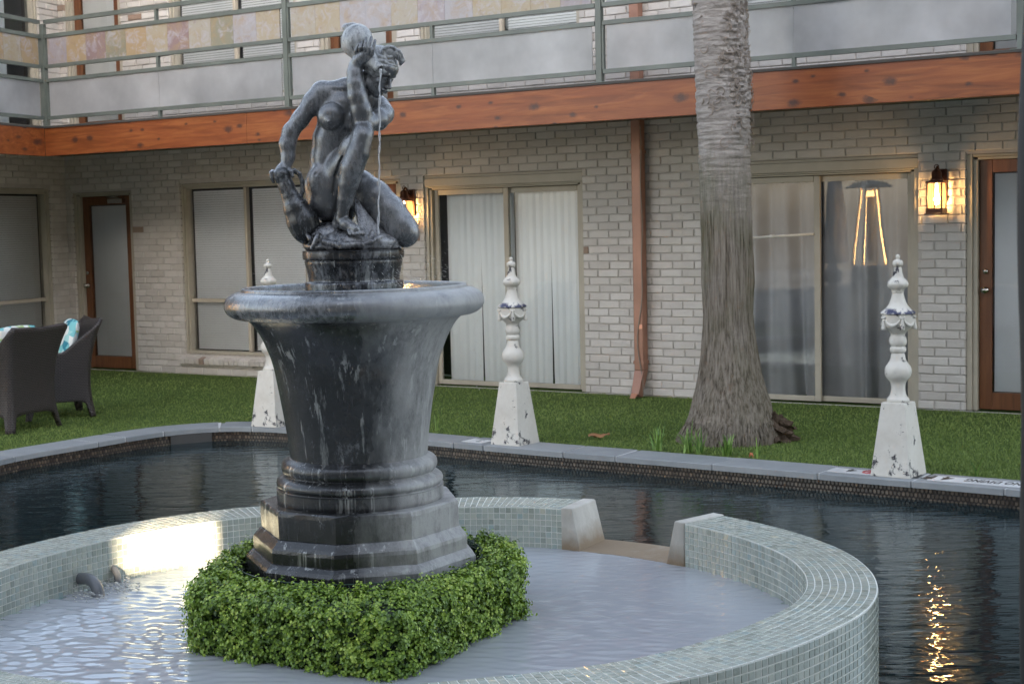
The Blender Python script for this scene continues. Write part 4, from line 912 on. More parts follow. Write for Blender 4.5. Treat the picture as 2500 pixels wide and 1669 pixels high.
# ================================================================ PALM
pc = at_y(1784, 1050, 10.95)
palm = empty('palm_tree', (pc[0], pc[1], 0)); tag(palm, 'single thick palm trunk rising from the lawn past the balcony', 'palm tree')
TR = [(1655, 1898, 1062), (1672, 1893, 1035), (1684, 1888, 1010), (1693, 1878, 970), (1702, 1864, 930), (1709, 1853, 880), (1714, 1845, 830), (1717, 1838, 780), (1712, 1840, 690), (1712, 1838, 620), (1709, 1833, 520), (1706, 1831, 420), (1702, 1829, 330), (1698, 1828, 230), (1694, 1820, 120), (1691, 1817, 40), (1689, 1817, -60), (1683, 1810, -400), (1676, 1800, -900)]
zs, xc, rad = [], [], []
for xl, xr, y in TR:
    a = at_y(xl, y-.0225*(xl-1784), 10.95); b = at_y(xr, y-.0225*(xr-1784), 10.95); zs.append((a[2]+b[2])/2); xc.append((a[0]+b[0])/2-pc[0]); rad.append((b[0]-a[0])/2)
zs, xc, rad = map(np.array, (zs, xc, rad)); o_ = np.argsort(zs); zs, xc, rad = zs[o_], xc[o_], rad[o_]
zs[0] = -.03
zz = np.r_[np.linspace(zs[0], 1.9, 300), np.linspace(1.905, zs[-1], 620)]; nk = 300; X_ = np.interp(zz, zs, xc); R_ = np.interp(zz, zs, rad)
k_ = np.ones(25)/25; R_ = np.convolve(np.pad(R_, 12, mode='edge'), k_, 'valid'); X_ = np.convolve(np.pad(X_, 12, mode='edge'), k_, 'valid')
w = np.linspace(0, 2*PI, nk, endpoint=False); WW_, ZZ = np.meshgrid(w, zz); rg = np.random.default_rng(21)
def vnoise(n_, m_, rg):            # value noise table, periodic in the first axis
    return rg.random((n_, m_))
def sample(tab, u, v):
    n_, m_ = tab.shape; u = (u % 1)*n_; v = np.clip(v, 0, .9999)*(m_-1); i = u.astype(int) % n_; j = v.astype(int); fu = u-np.floor(u); fv = v-j; fu = fu*fu*(3-2*fu); fv = fv*fv*(3-2*fv); j1 = np.minimum(j+1, m_-1)
    return (tab[i, j]*(1-fu)+tab[(i+1) % n_, j]*fu)*(1-fv)+(tab[i, j1]*(1-fu)+tab[(i+1) % n_, j1]*fu)*fv
U = WW_/(2*PI); Vn = (ZZ-zz[0])/(zz[-1]-zz[0]); hi_ = np.clip((ZZ-1.55)/.6, 0, 1); hi_ = np.clip(hi_+.35*(sample(vnoise(9, 30, rg), U, Vn)-.5), 0, 1)
cr = .35*sample(vnoise(64, 16, rg), U+.003*np.sin(ZZ*9), Vn)+.42+.9*(sample(vnoise(110, 40, rg), U, Vn)-.4)
ring = sample(vnoise(4, 300, rg), U, Vn)+.6*sample(vnoise(11, 620, rg), U, Vn); shag = sample(vnoise(50, 300, rg), U, Vn)
sh = np.clip(1-abs(ZZ-2.75)/.75, 0, 1)*np.clip(np.cos(WW_+.2)*1.6+.2, 0, 1)+np.clip((ZZ-3.05)/.4, 0, 1)*np.clip(np.cos(WW_+.1)+.1, 0, 1)
foot = np.clip(1-(ZZ+.03)/.22, 0, 1); lump = sample(vnoise(16, 90, rg), U, Vn)
RR = R_[:, None]*(1+.0*U)+(1-hi_)*(cr-.8)*.014+hi_*(ring-.8)*.011+sh*(shag-.35)*.040+foot*(lump-.4)*.03+.004*np.sin(3*WW_+ZZ)
V = np.stack([X_[:, None]+RR*np.cos(WW_), RR*np.sin(WW_), ZZ], -1).reshape(-1, 3); m_ = len(zz)
mb = MB(); mb.add(V, [(j*nk+k, j*nk+(k+1) % nk, (j+1)*nk+(k+1) % nk, (j+1)*nk+k) for j in range(m_-1) for k in range(nk)]); mb.r = list(np.clip(hi_, 0, 1).ravel()); mb.build('trunk', M['bark'], palm, smooth=True)
fb_ = MB(); rg = np.random.default_rng(8)
def surf(a, z): r_ = np.interp(z, zz, R_); x_ = np.interp(z, zz, X_); return np.array([x_+r_*math.cos(a), r_*math.sin(a), z])
for _ in range(420):
    a = rg.normal(-.25, .75); z = rg.choice([rg.normal(2.72, .30), rg.normal(3.25, .35)]); p = surf(a, z); n_ = np.array([math.cos(a), math.sin(a), 0]); L = rg.uniform(.04, .14); t_ = np.array([-math.sin(a), math.cos(a), 0]); s_ = rg.choice([-1, 1]); lift = rg.uniform(.002, .03) if a > -.5 else rg.uniform(.0, .008)
    P_ = [p+n_*(.004+lift*math.sin(PI*q*.9))+t_*s_*L*q*rg.uniform(.2, 1)+np.array([0, 0, L*(rg.uniform(-.2, .6)*q-q*q*rg.uniform(0, .9))]) for q in np.linspace(0, 1, 7)]
    fb_.tube(P_, np.linspace(.0042, .0012, 7)*rg.uniform(.5, 1.3), 5)
for _ in range(46):       # curled leaf scars on the face towards the camera
    a = rg.normal(-1.55, .45); z = rg.normal(2.62, .20); p = surf(a, z); n_ = np.array([math.cos(a), math.sin(a), 0]); t_ = np.array([-math.sin(a), math.cos(a), 0]); r0 = rg.uniform(.015, .05); a0 = rg.uniform(0, 6); sp_ = rg.uniform(1.5, 4)
    fb_.tube([p+n_*.007+(t_*math.cos(a0+sp_*q)+np.array([0, 0, math.sin(a0+sp_*q)]))*r0*(1-.3*q) for q in np.linspace(0, 1, 9)], .0042, 5)
tag(fb_.build('loose_fibre', M['fibre'], palm, smooth=True), kind='stuff')
# root mass at the right-hand foot
rm = MB(); rg = np.random.default_rng(3); n1, n2 = 44, 22; V = []
cR = at_y(1890, 1045, 10.72)-np.array([pc[0], pc[1], 0])
for j in range(n2):
    for k in range(n1):
        a = 2*PI*k/n1; b_ = PI/2*j/(n2-1); rr = (1+.22*math.sin(5*a+j)+.16*rg.normal())*1.0
        V.append((cR[0]+.165*rr*math.cos(a)*math.cos(b_), cR[1]+.15+.14*rr*math.sin(a)*math.cos(b_), -.03+.215*math.sin(b_)*(1+.08*rg.normal())))
rm.add(V, [(j*n1+k, j*n1+(k+1) % n1, (j+1)*n1+(k+1) % n1, (j+1)*n1+k) for j in range(n2-1) for k in range(n1)]); rm.build('root_mass', M['root_earth'], palm, smooth=False)
rf = MB()
for _ in range(260):
    a = rg.uniform(-PI, .15); p = surf(a, rg.uniform(.04, .16)); q = surf(a+rg.normal(0, .04), -.02)*np.array([1.05, 1.06, 1]); n_ = np.array([math.cos(a), math.sin(a), 0]); rf.tube([p+n_*.004, (p+q)/2+n_*.018, q+n_*.01], [.006, .006, .003], 4)
tag(rf.build('root_fibre', M['bark'], palm), kind='stuff')

# ================================================================ WEEDS, FALLEN LEAF
def weed(px_, py_, n_, h, label, seed):
    p = at_z(px_, py_, 0); o = empty('grass_tuft', p); tag(o, label, 'weed', 'wild grass tufts at the edge of the coping'); mb = MB(); rg = np.random.default_rng(seed)
    for _ in range(n_):
        a = rg.uniform(0, 2*PI); L = h*rg.uniform(.6, 1.15); out = rg.uniform(.15, .8)*L; wd = rg.uniform(.004, .008); x0 = rg.normal(0, .015, 2); V = []; d = np.array([math.cos(a), math.sin(a)]); pr = np.array([-d[1], d[0]])
        for t in np.linspace(0, 1, 7):
            c = x0+d*out*t**1.3; z = L*(t*(1.25-.55*t*out/L*1.3)); ww = wd*(1-t)**.6
            V += [(c[0]-pr[0]*ww, c[1]-pr[1]*ww, z), (c[0]+pr[0]*ww, c[1]+pr[1]*ww, z)]
        mb.add(V, [(2*i, 2*i+1, 2*i+3, 2*i+2) for i in range(6)], rg.random())
    mb.build('blades', M['weed'], o)
weed(1605, 1098, 24, .17, 'sparse grass tuft in front of the left foot of the palm', 1)
weed(1678, 1104, 32, .19, 'thick grass tuft touching the dark root at the palm foot', 2)
weed(1707, 1107, 20, .17, 'tall thin grass tuft directly before the palm trunk', 3)
weed(1775, 1112, 30, .15, 'arching pale grass tuft drooping over the coping joint', 4)
weed(1843, 1117, 4, .12, 'small two-bladed tuft beside the orange leaf scrap', 5)
weed(1062, 1052, 3, .13, 'thin grass blade leaning by the right side of the urn', 6)
weed(2384, 1160, 3, .13, 'lone pale grass blade in the lawn right of the nearest finial', 7)
def dry_leaf(px_, py_, L, Wd, rz, name, label, mat):
    p = at_z(px_, py_, .018); mb = MB(); V = []; n_ = 9
    for i in range(n_):
        t = i/(n_-1); w_ = Wd*math.sin(PI*(.04+.92*t))**.8*(1+.15*math.sin(t*13)); V += [((t-.5)*L, -w_, .010*math.sin(t*9)), ((t-.5)*L, 0, .016+.008*math.sin(t*7)), ((t-.5)*L, w_, .014*math.cos(t*8))]
    mb.add(V, [(3*i+k, 3*i+1+k, 3*i+4+k, 3*i+3+k) for i in range(n_-1) for k in range(2)]); o = mb.build(name, mat, loc=p, rz=rz); s_ = o.modifiers.new('thickness', 'SOLIDIFY'); s_.thickness = .0015; tag(o, label, 'leaf')
dry_leaf(1462, 1064, .165, .026, .25, 'fallen_leaf', 'long brown fallen leaf lying on the turf', M['dry_leaf'])
flat('orange_leaf', (.50, .16, .07), .6, var=.2)
dry_leaf(1834, 1112, .03, .014, .9, 'leaf_scrap', 'tiny orange leaf scrap beside the small tuft', M['orange_leaf'])

# ================================================================ WICKER CHAIRS with cushions
def wicker_chair(label, loc, rz):      # faces local +y; origin at the middle of the base
    ch = empty('wicker_armchair', loc, rz); tag(ch, label, 'armchair', 'dark wicker tub armchairs on the lawn')
    hw, dp = .335, .33; path = []
    path += [(-hw, dp-2*dp*t) for t in np.linspace(0, 1, 26)][:-3]
    path += [(-hw+.06*(1-math.cos(a)), -dp+.06*(1-math.sin(a))) for a in np.linspace(0, PI/2, 6)]
    path += [(-hw+.06+(2*hw-.12)*t, -dp) for t in np.linspace(0, 1, 26)][1:-1]
    path += [(hw-.06+.06*math.sin(a), -dp+.06*(1-math.cos(a))) for a in np.linspace(0, PI/2, 6)]
    path += [(hw, dp-2*dp*t) for t in np.linspace(1, 0, 26)][3:]
    path = np.array(path); L = np.r_[0, np.cumsum(np.linalg.norm(np.diff(path, axis=0), axis=1))]; V = []; uv = []; nv = 22
    for (x, y), l in zip(path, L):
        side = min(1, max(0, (y+dp)/(.62))); top = .565+.265*max(0, 1-side/.5)**1.15+(.02*abs(x)/hw if side == 0 else 0)
        # legs: skirt arches up between the corners
        if abs(y+dp) < .02 or abs(abs(x)-hw) > .03: u_ = abs(x)/hw; bot = .0 if u_ > .80 else .14-.03*(u_/.8)**6
        else: u_ = abs(y)/dp; bot = .0 if u_ > .80 else .14-.03*(u_/.8)**6
        for j in range(nv):
            t = j/(nv-1); z = bot+(top-bot)*t; zn = z/.83; fl = .80+.20*abs((zn-.42)/.5)**2.0
            if zn < .42: fl = .80+.13*((.42-zn)/.42)**2
            V.append((x*fl, y*fl-(.03*zn if y < 0 else 0), z)); uv.append((l, z))
    mb = MB(); n_ = len(path); mb.add(V, [(i*nv+j, (i+1)*nv+j, (i+1)*nv+j+1, i*nv+j+1) for i in range(n_-1) for j in range(nv-1)], 0, uv)
    o = mb.build('wicker_shell', M['wicker'], ch, smooth=True); s_ = o.modifiers.new('thickness', 'SOLIDIFY'); s_.thickness = .035; s_.offset = -1
    mb = MB(); mb.box(-.25, .25, -.24, .27, .30, .36); mb.build('seat', M['wicker'], ch, bevel=.02)
    return ch
c1 = at_z(84, 1050, 0); yaw = math.atan2(.44, -.9)-PI/2
l1 = at_z(18, 1060, 0); r1 = at_z(150, 1036, 0); d = (r1-l1)[:2]; d /= np.linalg.norm(d); mid = (l1+r1)[:2]/2; face = np.array([-d[1], d[0]])
cpos = mid+face*.27
wicker_chair('dark wicker armchair seen from behind, closest to the pool', (cpos[0], cpos[1], .0), math.atan2(face[1], face[0])-PI/2)
l2 = at_z(226, 1015, 0); f2 = np.array([-.80, .60]); s2 = np.array([f2[1], -f2[0]])
f2 = np.array([-.88, -.47]); s2 = np.array([-f2[1], f2[0]])   # faces left; its left flank towards the camera
cpos2 = l2[:2]+f2*.27-np.array([f2[1], -f2[0]])*(-.27)
wicker_chair('dark wicker armchair seen side on, behind the first', (cpos2[0], cpos2[1], .0), math.atan2(f2[1], f2[0])-PI/2)
def cushion(loc, rz, tilt, label):
    mb = MB(); n_ = 16; V = []
    for s_ in (1, -1):
        for i in range(n_):
            for j in range(n_):
                a, b_ = i/(n_-1)*2-1, j/(n_-1)*2-1; th = .055*(1-a**4)**.6*(1-b_**4)**.6+.004; V.append((.22*a*(1-.06*b_*b_), s_*th, .22*b_*(1-.06*a*a)))
    q = n_*n_; F = [(i*n_+j, i*n_+j+1, (i+1)*n_+j+1, (i+1)*n_+j) for i in range(n_-1) for j in range(n_-1)]; F2 = [tuple(k+q for k in f_[::-1]) for f_ in F]
    edge = [(i, 0) for i in range(n_)]+[(n_-1, j) for j in range(1, n_)]+[(i, n_-1) for i in range(n_-2, -1, -1)]+[(0, j) for j in range(n_-2, 0, -1)]; ee = [i*n_+j for i, j in edge]
    F3 = [(ee[k], ee[(k+1) % len(ee)], ee[(k+1) % len(ee)]+q, ee[k]+q) for k in range(len(ee))]
    mb.add(V, F+F2+F3); o = mb.build('cushion', M['cushion'], smooth=True); o.rotation_euler = (tilt, 0, rz); o.location = loc; tag(o, label, 'cushion', 'teal patterned cushions on the armchairs'); return o
cz = math.atan2(f2[1], f2[0])-PI/2
k = cpos2+f2*(-.13); cushion((k[0], k[1], .635), cz, .30, 'teal and white leaf-print cushion leaning in the side-on armchair')
k = cpos+face*(-.10); cushion((k[0], k[1], .635), math.atan2(face[1], face[0])-PI/2, .12, 'pale cushion showing over the back of the nearer armchair')
tb_ = empty('side_table', (cpos[0]-.9, cpos[1]+.25, 0)); tag(tb_, 'low dark wicker table glimpsed under the nearer armchair', 'table')
mb = MB(); mb.box(-.3, .3, -.3, .3, .36, .41); mb.build('table_top', M['wicker'], tb_, bevel=.006)
for sx in (-1, 1):
    for sy in (-1, 1): mb = MB(); mb.box(sx*.27-.03, sx*.27+.03, sy*.27-.03, sy*.27+.03, 0, .358); mb.build('leg', M['wicker'], tb_)

# dark post close by the camera at the right edge of the view, and a white block at the waterline
post = MB(); PP = [(2512, -200), (2506, 0), (2500, 60), (2494, 150), (2487, 300), (2484, 500), (2486, 700), (2492, 850), (2498, 950), (2500, 985), (2496, 1050), (2491, 1200), (2489, 1500), (2490, 1669), (2500, 1900)]
PY = 1.9; pts = np.array([at_y(x+44, y, PY) for x, y in PP]); z_ = pts[:, 2]
V = []; n_ = 28; zt = np.linspace(-.03, 2.6, 140); oz = np.argsort(z_); xs_ = np.interp(zt, z_[oz], pts[oz, 0]); xs_ = np.convolve(np.pad(xs_, 5, mode='edge'), np.ones(11)/11, 'valid')
post.tube(np.stack([xs_, np.full(140, PY), zt], 1), .0226, 24); o = post.build('metal_post', M['dark_post'], smooth=True); tag(o, 'blurred dark metal post cut off by the right edge of the view', 'post')
wbk = at_z(2493, 1236, WZ); mb = MB(); mb.box(-.025, .10, -.05, .05, -.05, .052); o = mb.build('white_block', M['white_plastic'], bevel=.004, loc=(wbk[0]+.005, wbk[1]+.02, WZ), rz=-.6); tag(o, 'small white block at the waterline beside the dark post', 'block')
# ================================================================ STATUE: signed-distance sculpting, units = photograph pixels (1 px = 1.514 mm), third axis = depth away from the camera
PXM = 5.6/FPX
class SDF:
    def __init__(s, x0, x1, y0, y1, d0, d1, h=1.7):
        s.h = h; s.o = np.array([x0, y0, d0], float); s.n = tuple(int((b-a)/h)+1 for a, b in ((x0, x1), (y0, y1), (d0, d1)))
        s.F = np.full(s.n, 40.0, np.float32)
    def reg(s, lo, hi):
        i0 = np.maximum(np.floor((np.asarray(lo)-s.o)/s.h).astype(int), 0); i1 = np.minimum(np.ceil((np.asarray(hi)-s.o)/s.h).astype(int)+1, s.n)
        if np.any(i1 <= i0): return None, None
        sl_ = tuple(slice(a, b) for a, b in zip(i0, i1)); ax = [(s.o[k]+s.h*np.arange(i0[k], i1[k])).astype(np.float32) for k in range(3)]
        return sl_, np.meshgrid(*ax, indexing='ij', sparse=True)
    def put(s, sl_, D, k, sub=False):
        A = s.F[sl_]
        if sub: D = -D; h_ = np.maximum(k-abs(A-D), 0)/max(k, 1e-6); s.F[sl_] = np.maximum(A, D)+h_*h_*k/4
        else: h_ = np.maximum(k-abs(A-D), 0)/max(k, 1e-6); s.F[sl_] = np.minimum(A, D)-h_*h_*k/4
    def cone(s, a, b, ra, rb, k=6, sub=False):
        a, b = np.array(a, float), np.array(b, float); m_ = max(ra, rb)+k+12
        sl_, G = s.reg(np.minimum(a, b)-m_, np.maximum(a, b)+m_)
        if sl_ is None: return s
        ab = b-a; L2 = float(ab@ab)+1e-9; t = ((G[0]-a[0])*ab[0]+(G[1]-a[1])*ab[1]+(G[2]-a[2])*ab[2])/L2; t = np.clip(t, 0, 1)
        D = np.sqrt((G[0]-a[0]-ab[0]*t)**2+(G[1]-a[1]-ab[1]*t)**2+(G[2]-a[2]-ab[2]*t)**2)-(ra+(rb-ra)*t); s.put(sl_, D, k, sub); return s
    def chain(s, P, R, k=6):
        for i in range(len(P)-1): s.cone(P[i], P[i+1], R[i], R[i+1], k)
        return s
    def ell(s, c, r, k=6, R=None, sub=False):
        c, r = np.array(c, float), np.array(r, float); m_ = max(r)+k+10; sl_, G = s.reg(c-m_, c+m_)
        if sl_ is None: return s
        q = [G[0]-c[0], G[1]-c[1], G[2]-c[2]]
        if R is not None: R = np.array(R, float); q = [q[0]*R[i][0]+q[1]*R[i][1]+q[2]*R[i][2] for i in range(3)]       # rows of R = local axes
        k0 = np.sqrt((q[0]/r[0])**2+(q[1]/r[1])**2+(q[2]/r[2])**2)+1e-6; k1 = np.sqrt((q[0]/r[0]**2)**2+(q[1]/r[1]**2)**2+(q[2]/r[2]**2)**2)+1e-6
        s.put(sl_, k0*(k0-1)/k1, k, sub); return s
    def mesh(s, name, mat, parent, org):
        F = s.F; ins = F < 0; n = s.n
        c = np.zeros(tuple(k-1 for k in n), np.uint8)
        cor = [(i, j, k) for i in (0, 1) for j in (0, 1) for k in (0, 1)]
        for (i, j, k) in cor: c += ins[i:n[0]-1+i, j:n[1]-1+j, k:n[2]-1+k]
        cells = np.argwhere((c > 0) & (c < 8)); idx = -np.ones(c.shape, np.int64); idx[tuple(cells.T)] = np.arange(len(cells))
        acc = np.zeros((len(cells), 3)); cn = np.zeros(len(cells))
        for a in range(8):
            for b in range(a+1, 8):
                A, B = np.array(cor[a]), np.array(cor[b])
                if abs(A-B).sum() != 1: continue
                fa = F[tuple((cells+A).T)].astype(float); fb = F[tuple((cells+B).T)].astype(float); m_ = (fa < 0) != (fb < 0); t = np.where(m_, fa/(fa-fb+1e-12), 0)
                acc += np.where(m_[:, None], A+(B-A)*t[:, None], 0); cn += m_
        P = (cells+acc/cn[:, None])*s.h+s.o; Q = []
        for ax in range(3):
            sh = [slice(0, k) for k in n]; s2 = list(sh); sh[ax] = slice(0, n[ax]-1); s2[ax] = slice(1, n[ax])
            e = ins[tuple(sh)] != ins[tuple(s2)]; E = np.argwhere(e); o1, o2 = [k for k in range(3) if k != ax]
            ok = (E[:, o1] > 0) & (E[:, o2] > 0) & (E[:, o1] < n[o1]-1) & (E[:, o2] < n[o2]-1); E = E[ok]; inside_ = ins[tuple(E.T)]
            def ci(a, b): C = E.copy(); C[:, o1] -= a; C[:, o2] -= b; return idx[tuple(C.T)]
            q = np.stack([ci(1, 1), ci(0, 1), ci(0, 0), ci(1, 0)], 1); flip = inside_ if ax != 1 else ~inside_; q = np.where(flip[:, None], q, q[:, ::-1]); Q.append(q)
        Q = np.concatenate(Q); Wd = at_y(P[:, 0], P[:, 1], 5.6+P[:, 2]*PXM)-np.array(org)
        me = bpy.data.meshes.new(name); me.vertices.add(len(Wd)); me.vertices.foreach_set('co', Wd.astype(np.float32).ravel())
        me.loops.add(Q.size); me.loops.foreach_set('vertex_index', Q.astype(np.int32).ravel()); me.polygons.add(len(Q))
        me.polygons.foreach_set('loop_start', np.arange(0, Q.size, 4, dtype=np.int32)); me.polygons.foreach_set('loop_total', np.full(len(Q), 4, np.int32))
        me.update(calc_edges=True); me.validate(); me.polygons.foreach_set('use_smooth', [True]*len(me.polygons)); me.materials.append(mat)
        bm_ = bmesh.new(); bm_.from_mesh(me); bmesh.ops.recalc_face_normals(bm_, faces=bm_.faces); bm_.to_mesh(me); bm_.free()
        o = bpy.data.objects.new(name, me); COL.objects.link(o); o.parent = parent
        sm = o.modifiers.new('relax', 'SMOOTH'); sm.factor = .35; sm.iterations = 1
        return o
SO = at_y(862, 610, 5.6)
statue = empty('statue', SO); tag(statue, 'dark metal figure of a crouching nude woman pouring water from a jug on her shoulder', 'statue')
Bd = SDF(640, 1035, 60, 625, -134, 112, 1.4)
v3 = lambda *a: np.array(a, float)
# --- torso, leaning to the right towards the raised arm
Bd.chain([(808, 470, 12), (800, 425, 8), (795, 385, 5), (803, 340, 4), (822, 295, 4), (836, 255, 6)], [45, 41, 34, 37, 42, 39], 16)
Bd.ell((798, 455, 10), (56, 50, 46), 14); Bd.ell((832, 268, 2), (58, 46, 36), 14); Bd.ell((800, 232, 6), (34, 26, 27), 12); Bd.ell((880, 256, 16), (36, 26, 26), 12)
Bd.chain([(790, 222, 6), (845, 213, 8), (885, 224, 12), (925, 262, 22)], [21, 21, 22, 25], 14)         # shoulder girdle
Bd.ell((808, 284, -36), (33, 34, 25), 5); Bd.ell((804, 294, -55), (10, 10, 8), 7); Bd.ell((803, 296, -63), (3.6, 3.6, 3.6), 2)
Bd.ell((870, 296, -24), (26, 30, 22), 9)
Bd.ell((776, 440, -26), (24, 34, 17), 14); Bd.ell((770, 425, -45), (3.5, 4.5, 5), 4, sub=True)     # belly and navel
Bd.cone((836, 214, -14), (868, 224, -12), 5, 4, 8); Bd.cone((800, 212, -10), (836, 216, -14), 4, 5, 8)   # collar bones
# --- her arm at the left, hanging to the handle of the lower jug
Bd.chain([(783, 224, 6), (764, 250, 2), (733, 292, -4), (710, 322, -6), (702, 352, -10), (703, 384, -15), (698, 408, -19)], [25, 24, 20.5, 19.5, 19.5, 15.5, 12], 12)
Bd.chain([(698, 402, -19), (688, 415, -24), (680, 424, -26)], [12, 14, 13], 6)
for i, (x, x2) in enumerate(((664, 667), (674, 679), (685, 692), (697, 704))):
    Bd.chain([(x+2, 414+abs(i-2)*2, -30), (x-3+i*.5, 422+i, -44), (x-1+i, 434+i*1.5, -45), (x2+1, 447-abs(i-1.5)*1.5, -38)], [4.9, 4.7, 4.4, 3.7], .7)
Bd.chain([(700, 412, -22), (711, 419, -34), (714, 430, -38)], [6.5, 5.6, 4.6], 3)       # thumb
# --- raised arm: upper arm coming forward, forearm upright on the knee
Bd.chain([(925, 260, 24), (934, 278, 6), (922, 292, -22), (896, 300, -48), (884, 301, -56)], [25, 27, 26, 23, 21], 9)
Bd.chain([(884, 299, -58), (881, 270, -60), (872, 235, -60), (868, 205, -58), (866, 178, -54), (868, 158, -50)], [22, 24, 23, 20, 17.5, 15], 12)
Bd.chain([(867, 160, -52), (876, 146, -60), (888, 134, -68)], [14.5, 15, 13], 7); Bd.ell((892, 138, -68), (20, 16, 10), 6)
for i, (bx, by, tx, ty) in enumerate(((879, 124, 882, 103), (889, 127, 894, 93), (899, 130, 906, 92), (908, 134, 916, 99))):
    Bd.chain([(bx, by, -76), ((bx*2+tx)/3-1, (by*2+ty)/3, -82), ((bx+tx*2)/3, (by+ty*2)/3, -79), (tx, ty, -68)], [4.7, 4.5, 4.1, 3.4], .7)
Bd.chain([(868, 146, -60), (869, 124, -70), (876, 108, -72)], [6, 5, 4], 1.5)
# --- raised knee leg
Bd.chain([(798, 492, 6), (812, 455, -6), (834, 408, -28), (861, 360, -58), (884, 330, -76)], [48, 41, 33, 28, 25], 14)
Bd.ell((887, 324, -81), (25, 20, 21), 10)
Bd.chain([(885, 334, -82), (874, 372, -86), (859, 410, -84), (850, 448, -79), (843, 485, -73), (835, 520, -66), (832, 533, -64)], [26, 29, 30, 26, 20, 14.5, 14], 2.5)
Bd.chain([(843, 372, -96), (827, 410, -98), (818, 455, -92), (815, 500, -84), (813, 545, -76)], [2, 3.5, 4, 4.5, 4], 2) if False else None
Bd.ell((825, 527, -60), (8, 8, 8), 6); Bd.ell((843, 525, -66), (7, 7, 7), 6)                     # ankle bones
Bd.chain([(828, 540, -52), (845, 548, -74), (868, 560, -92)], [15, 15, 12], 8); Bd.ell((824, 548, -50), (14, 11, 15), 7)
for i in range(5):
    t = i/4; bx, by, bd = 850+30*t, 563-2*t, -94+6*t; Ln = [14, 13, 12, 10.5, 9][4-i] if False else [9, 10, 11, 12, 14][i]
    Bd.chain([(bx, by, bd), (bx+3+t*3, by+5, bd-Ln*.7), (bx+5+t*3, by+9.5, bd-Ln)], [4.2+1.5*t, 3.9+1.5*t, 3.3+1.4*t], .7)
# --- kneeling leg running out to the right, calf folded back under it
Bd.chain([(838, 455, 20), (876, 458, 8), (912, 484, -4), (948, 520, -14), (976, 554, -22), (985, 566, -24)], [42, 42, 44, 43, 39, 36], 12)
Bd.ell((990, 568, -24), (32, 33, 30), 12); Bd.ell((1002, 572, -36), (14, 16, 13), 10)
Bd.chain([(975, 574, -2), (930, 574, 32), (880, 568, 60), (840, 572, 78)], [28, 26, 20, 13], 10)
Bd.ell((822, 505, 34), (50, 52, 44), 14)                                                     # buttock
Bd.cone((862, 500, -24), (900, 560, -10), 8, 5, 8)
# --- neck and head
Hc = v3(921, 180, -22); Fv = v3(.74, .38, -.555); Fv /= np.linalg.norm(Fv); Uv = v3(.40, -.90, -.09); Uv -= Fv*(Uv@Fv); Uv /= np.linalg.norm(Uv); Rv = np.cross(Fv, Uv)
if Rv[2] > 0: Rv = -Rv         # Rv points to the camera side of the face
hp = lambda f, u, r: Hc+Fv*f+Uv*u+Rv*r
RM = [Fv, Uv, Rv]
Bd.chain([(868, 240, 6), (884, 226, 0), tuple(hp(-14, -18, 0))], [22, 19, 20], 10)
Bd.ell(hp(-4, 12, 0), (44, 42, 33), 6, RM)          # skull
Bd.ell(hp(10, -20, 0), (30, 32, 26), 9, RM)         # lower face
Bd.ell(hp(22, -44, 0), (12, 9, 11), 8, RM)          # chin
Bd.chain([hp(22, -43, 4), hp(2, -30, 22), hp(-14, -8, 27)], [8, 8, 7], 9); Bd.chain([hp(22, -43, -4), hp(2, -30, -22), hp(-14, -8, -27)], [8, 8, 7], 9)
Bd.ell(hp(34, 24, 0), (11, 18, 26), 10, RM)         # forehead
for s_ in (1, -1):
    Bd.chain([hp(39, 8, s_*5), hp(40, 11, s_*14), hp(33, 8, s_*23)], [4, 3.6, 3.2], 4)       # brow
    Bd.ell(hp(40, 0, s_*13), (8, 7.5, 9), 4, RM, sub=True); Bd.ell(hp(33, -.5, s_*13), (6.5, 5.6, 7), 1.5, RM)
    Bd.chain([hp(38.5, 1.5, s_*7), hp(40, 3.4, s_*13), hp(36.5, 1.2, s_*19)], [1.6, 1.8, 1.5], 1)    # upper lid
    Bd.ell(hp(29, -12, s_*16), (9, 9, 9), 8, RM)      # cheek
    Bd.ell(hp(42.5, -20, s_*4.8), (4.2, 3.2, 3.2), 2, RM)     # nostril wing
Bd.chain([hp(38, 7, 0), hp(43, -4, 0), hp(50, -17, 0)], [3.4, 3.8, 4.6], 4)
Bd.cone(hp(40, -28, -9), hp(40, -28, 9), 2.5, 2.5, 4); Bd.cone(hp(43.5, -27.5, -6), hp(43.5, -27.5, 6), 2.5, 2.5, 2.2); Bd.cone(hp(41.5, -33, -5.5), hp(41.5, -33, 5.5), 3.0, 3.0, 2.2); Bd.cone(hp(46.5, -30.3, -7), hp(46.5, -30.3, 7), 1.0, 1.0, 1, sub=True)
Bd.ell(hp(-8, -4, 31), (8, 12, 4.5), 2, RM); Bd.ell(hp(-6, -4, 35), (4, 7, 3), 2, RM, sub=True)   # ear
for P_, R_ in (([(846, 364, -72), (832, 396, -66), (820, 430, -58), (815, 470, -52), (814, 515, -46)], [3, 4.5, 5.5, 6, 6]),):
    for i in range(len(P_)-1): Bd.cone(P_[i], P_[i+1], R_[i], R_[i+1], 3, sub=True)
Bd.mesh('body', M['statue_metal'], statue, SO)
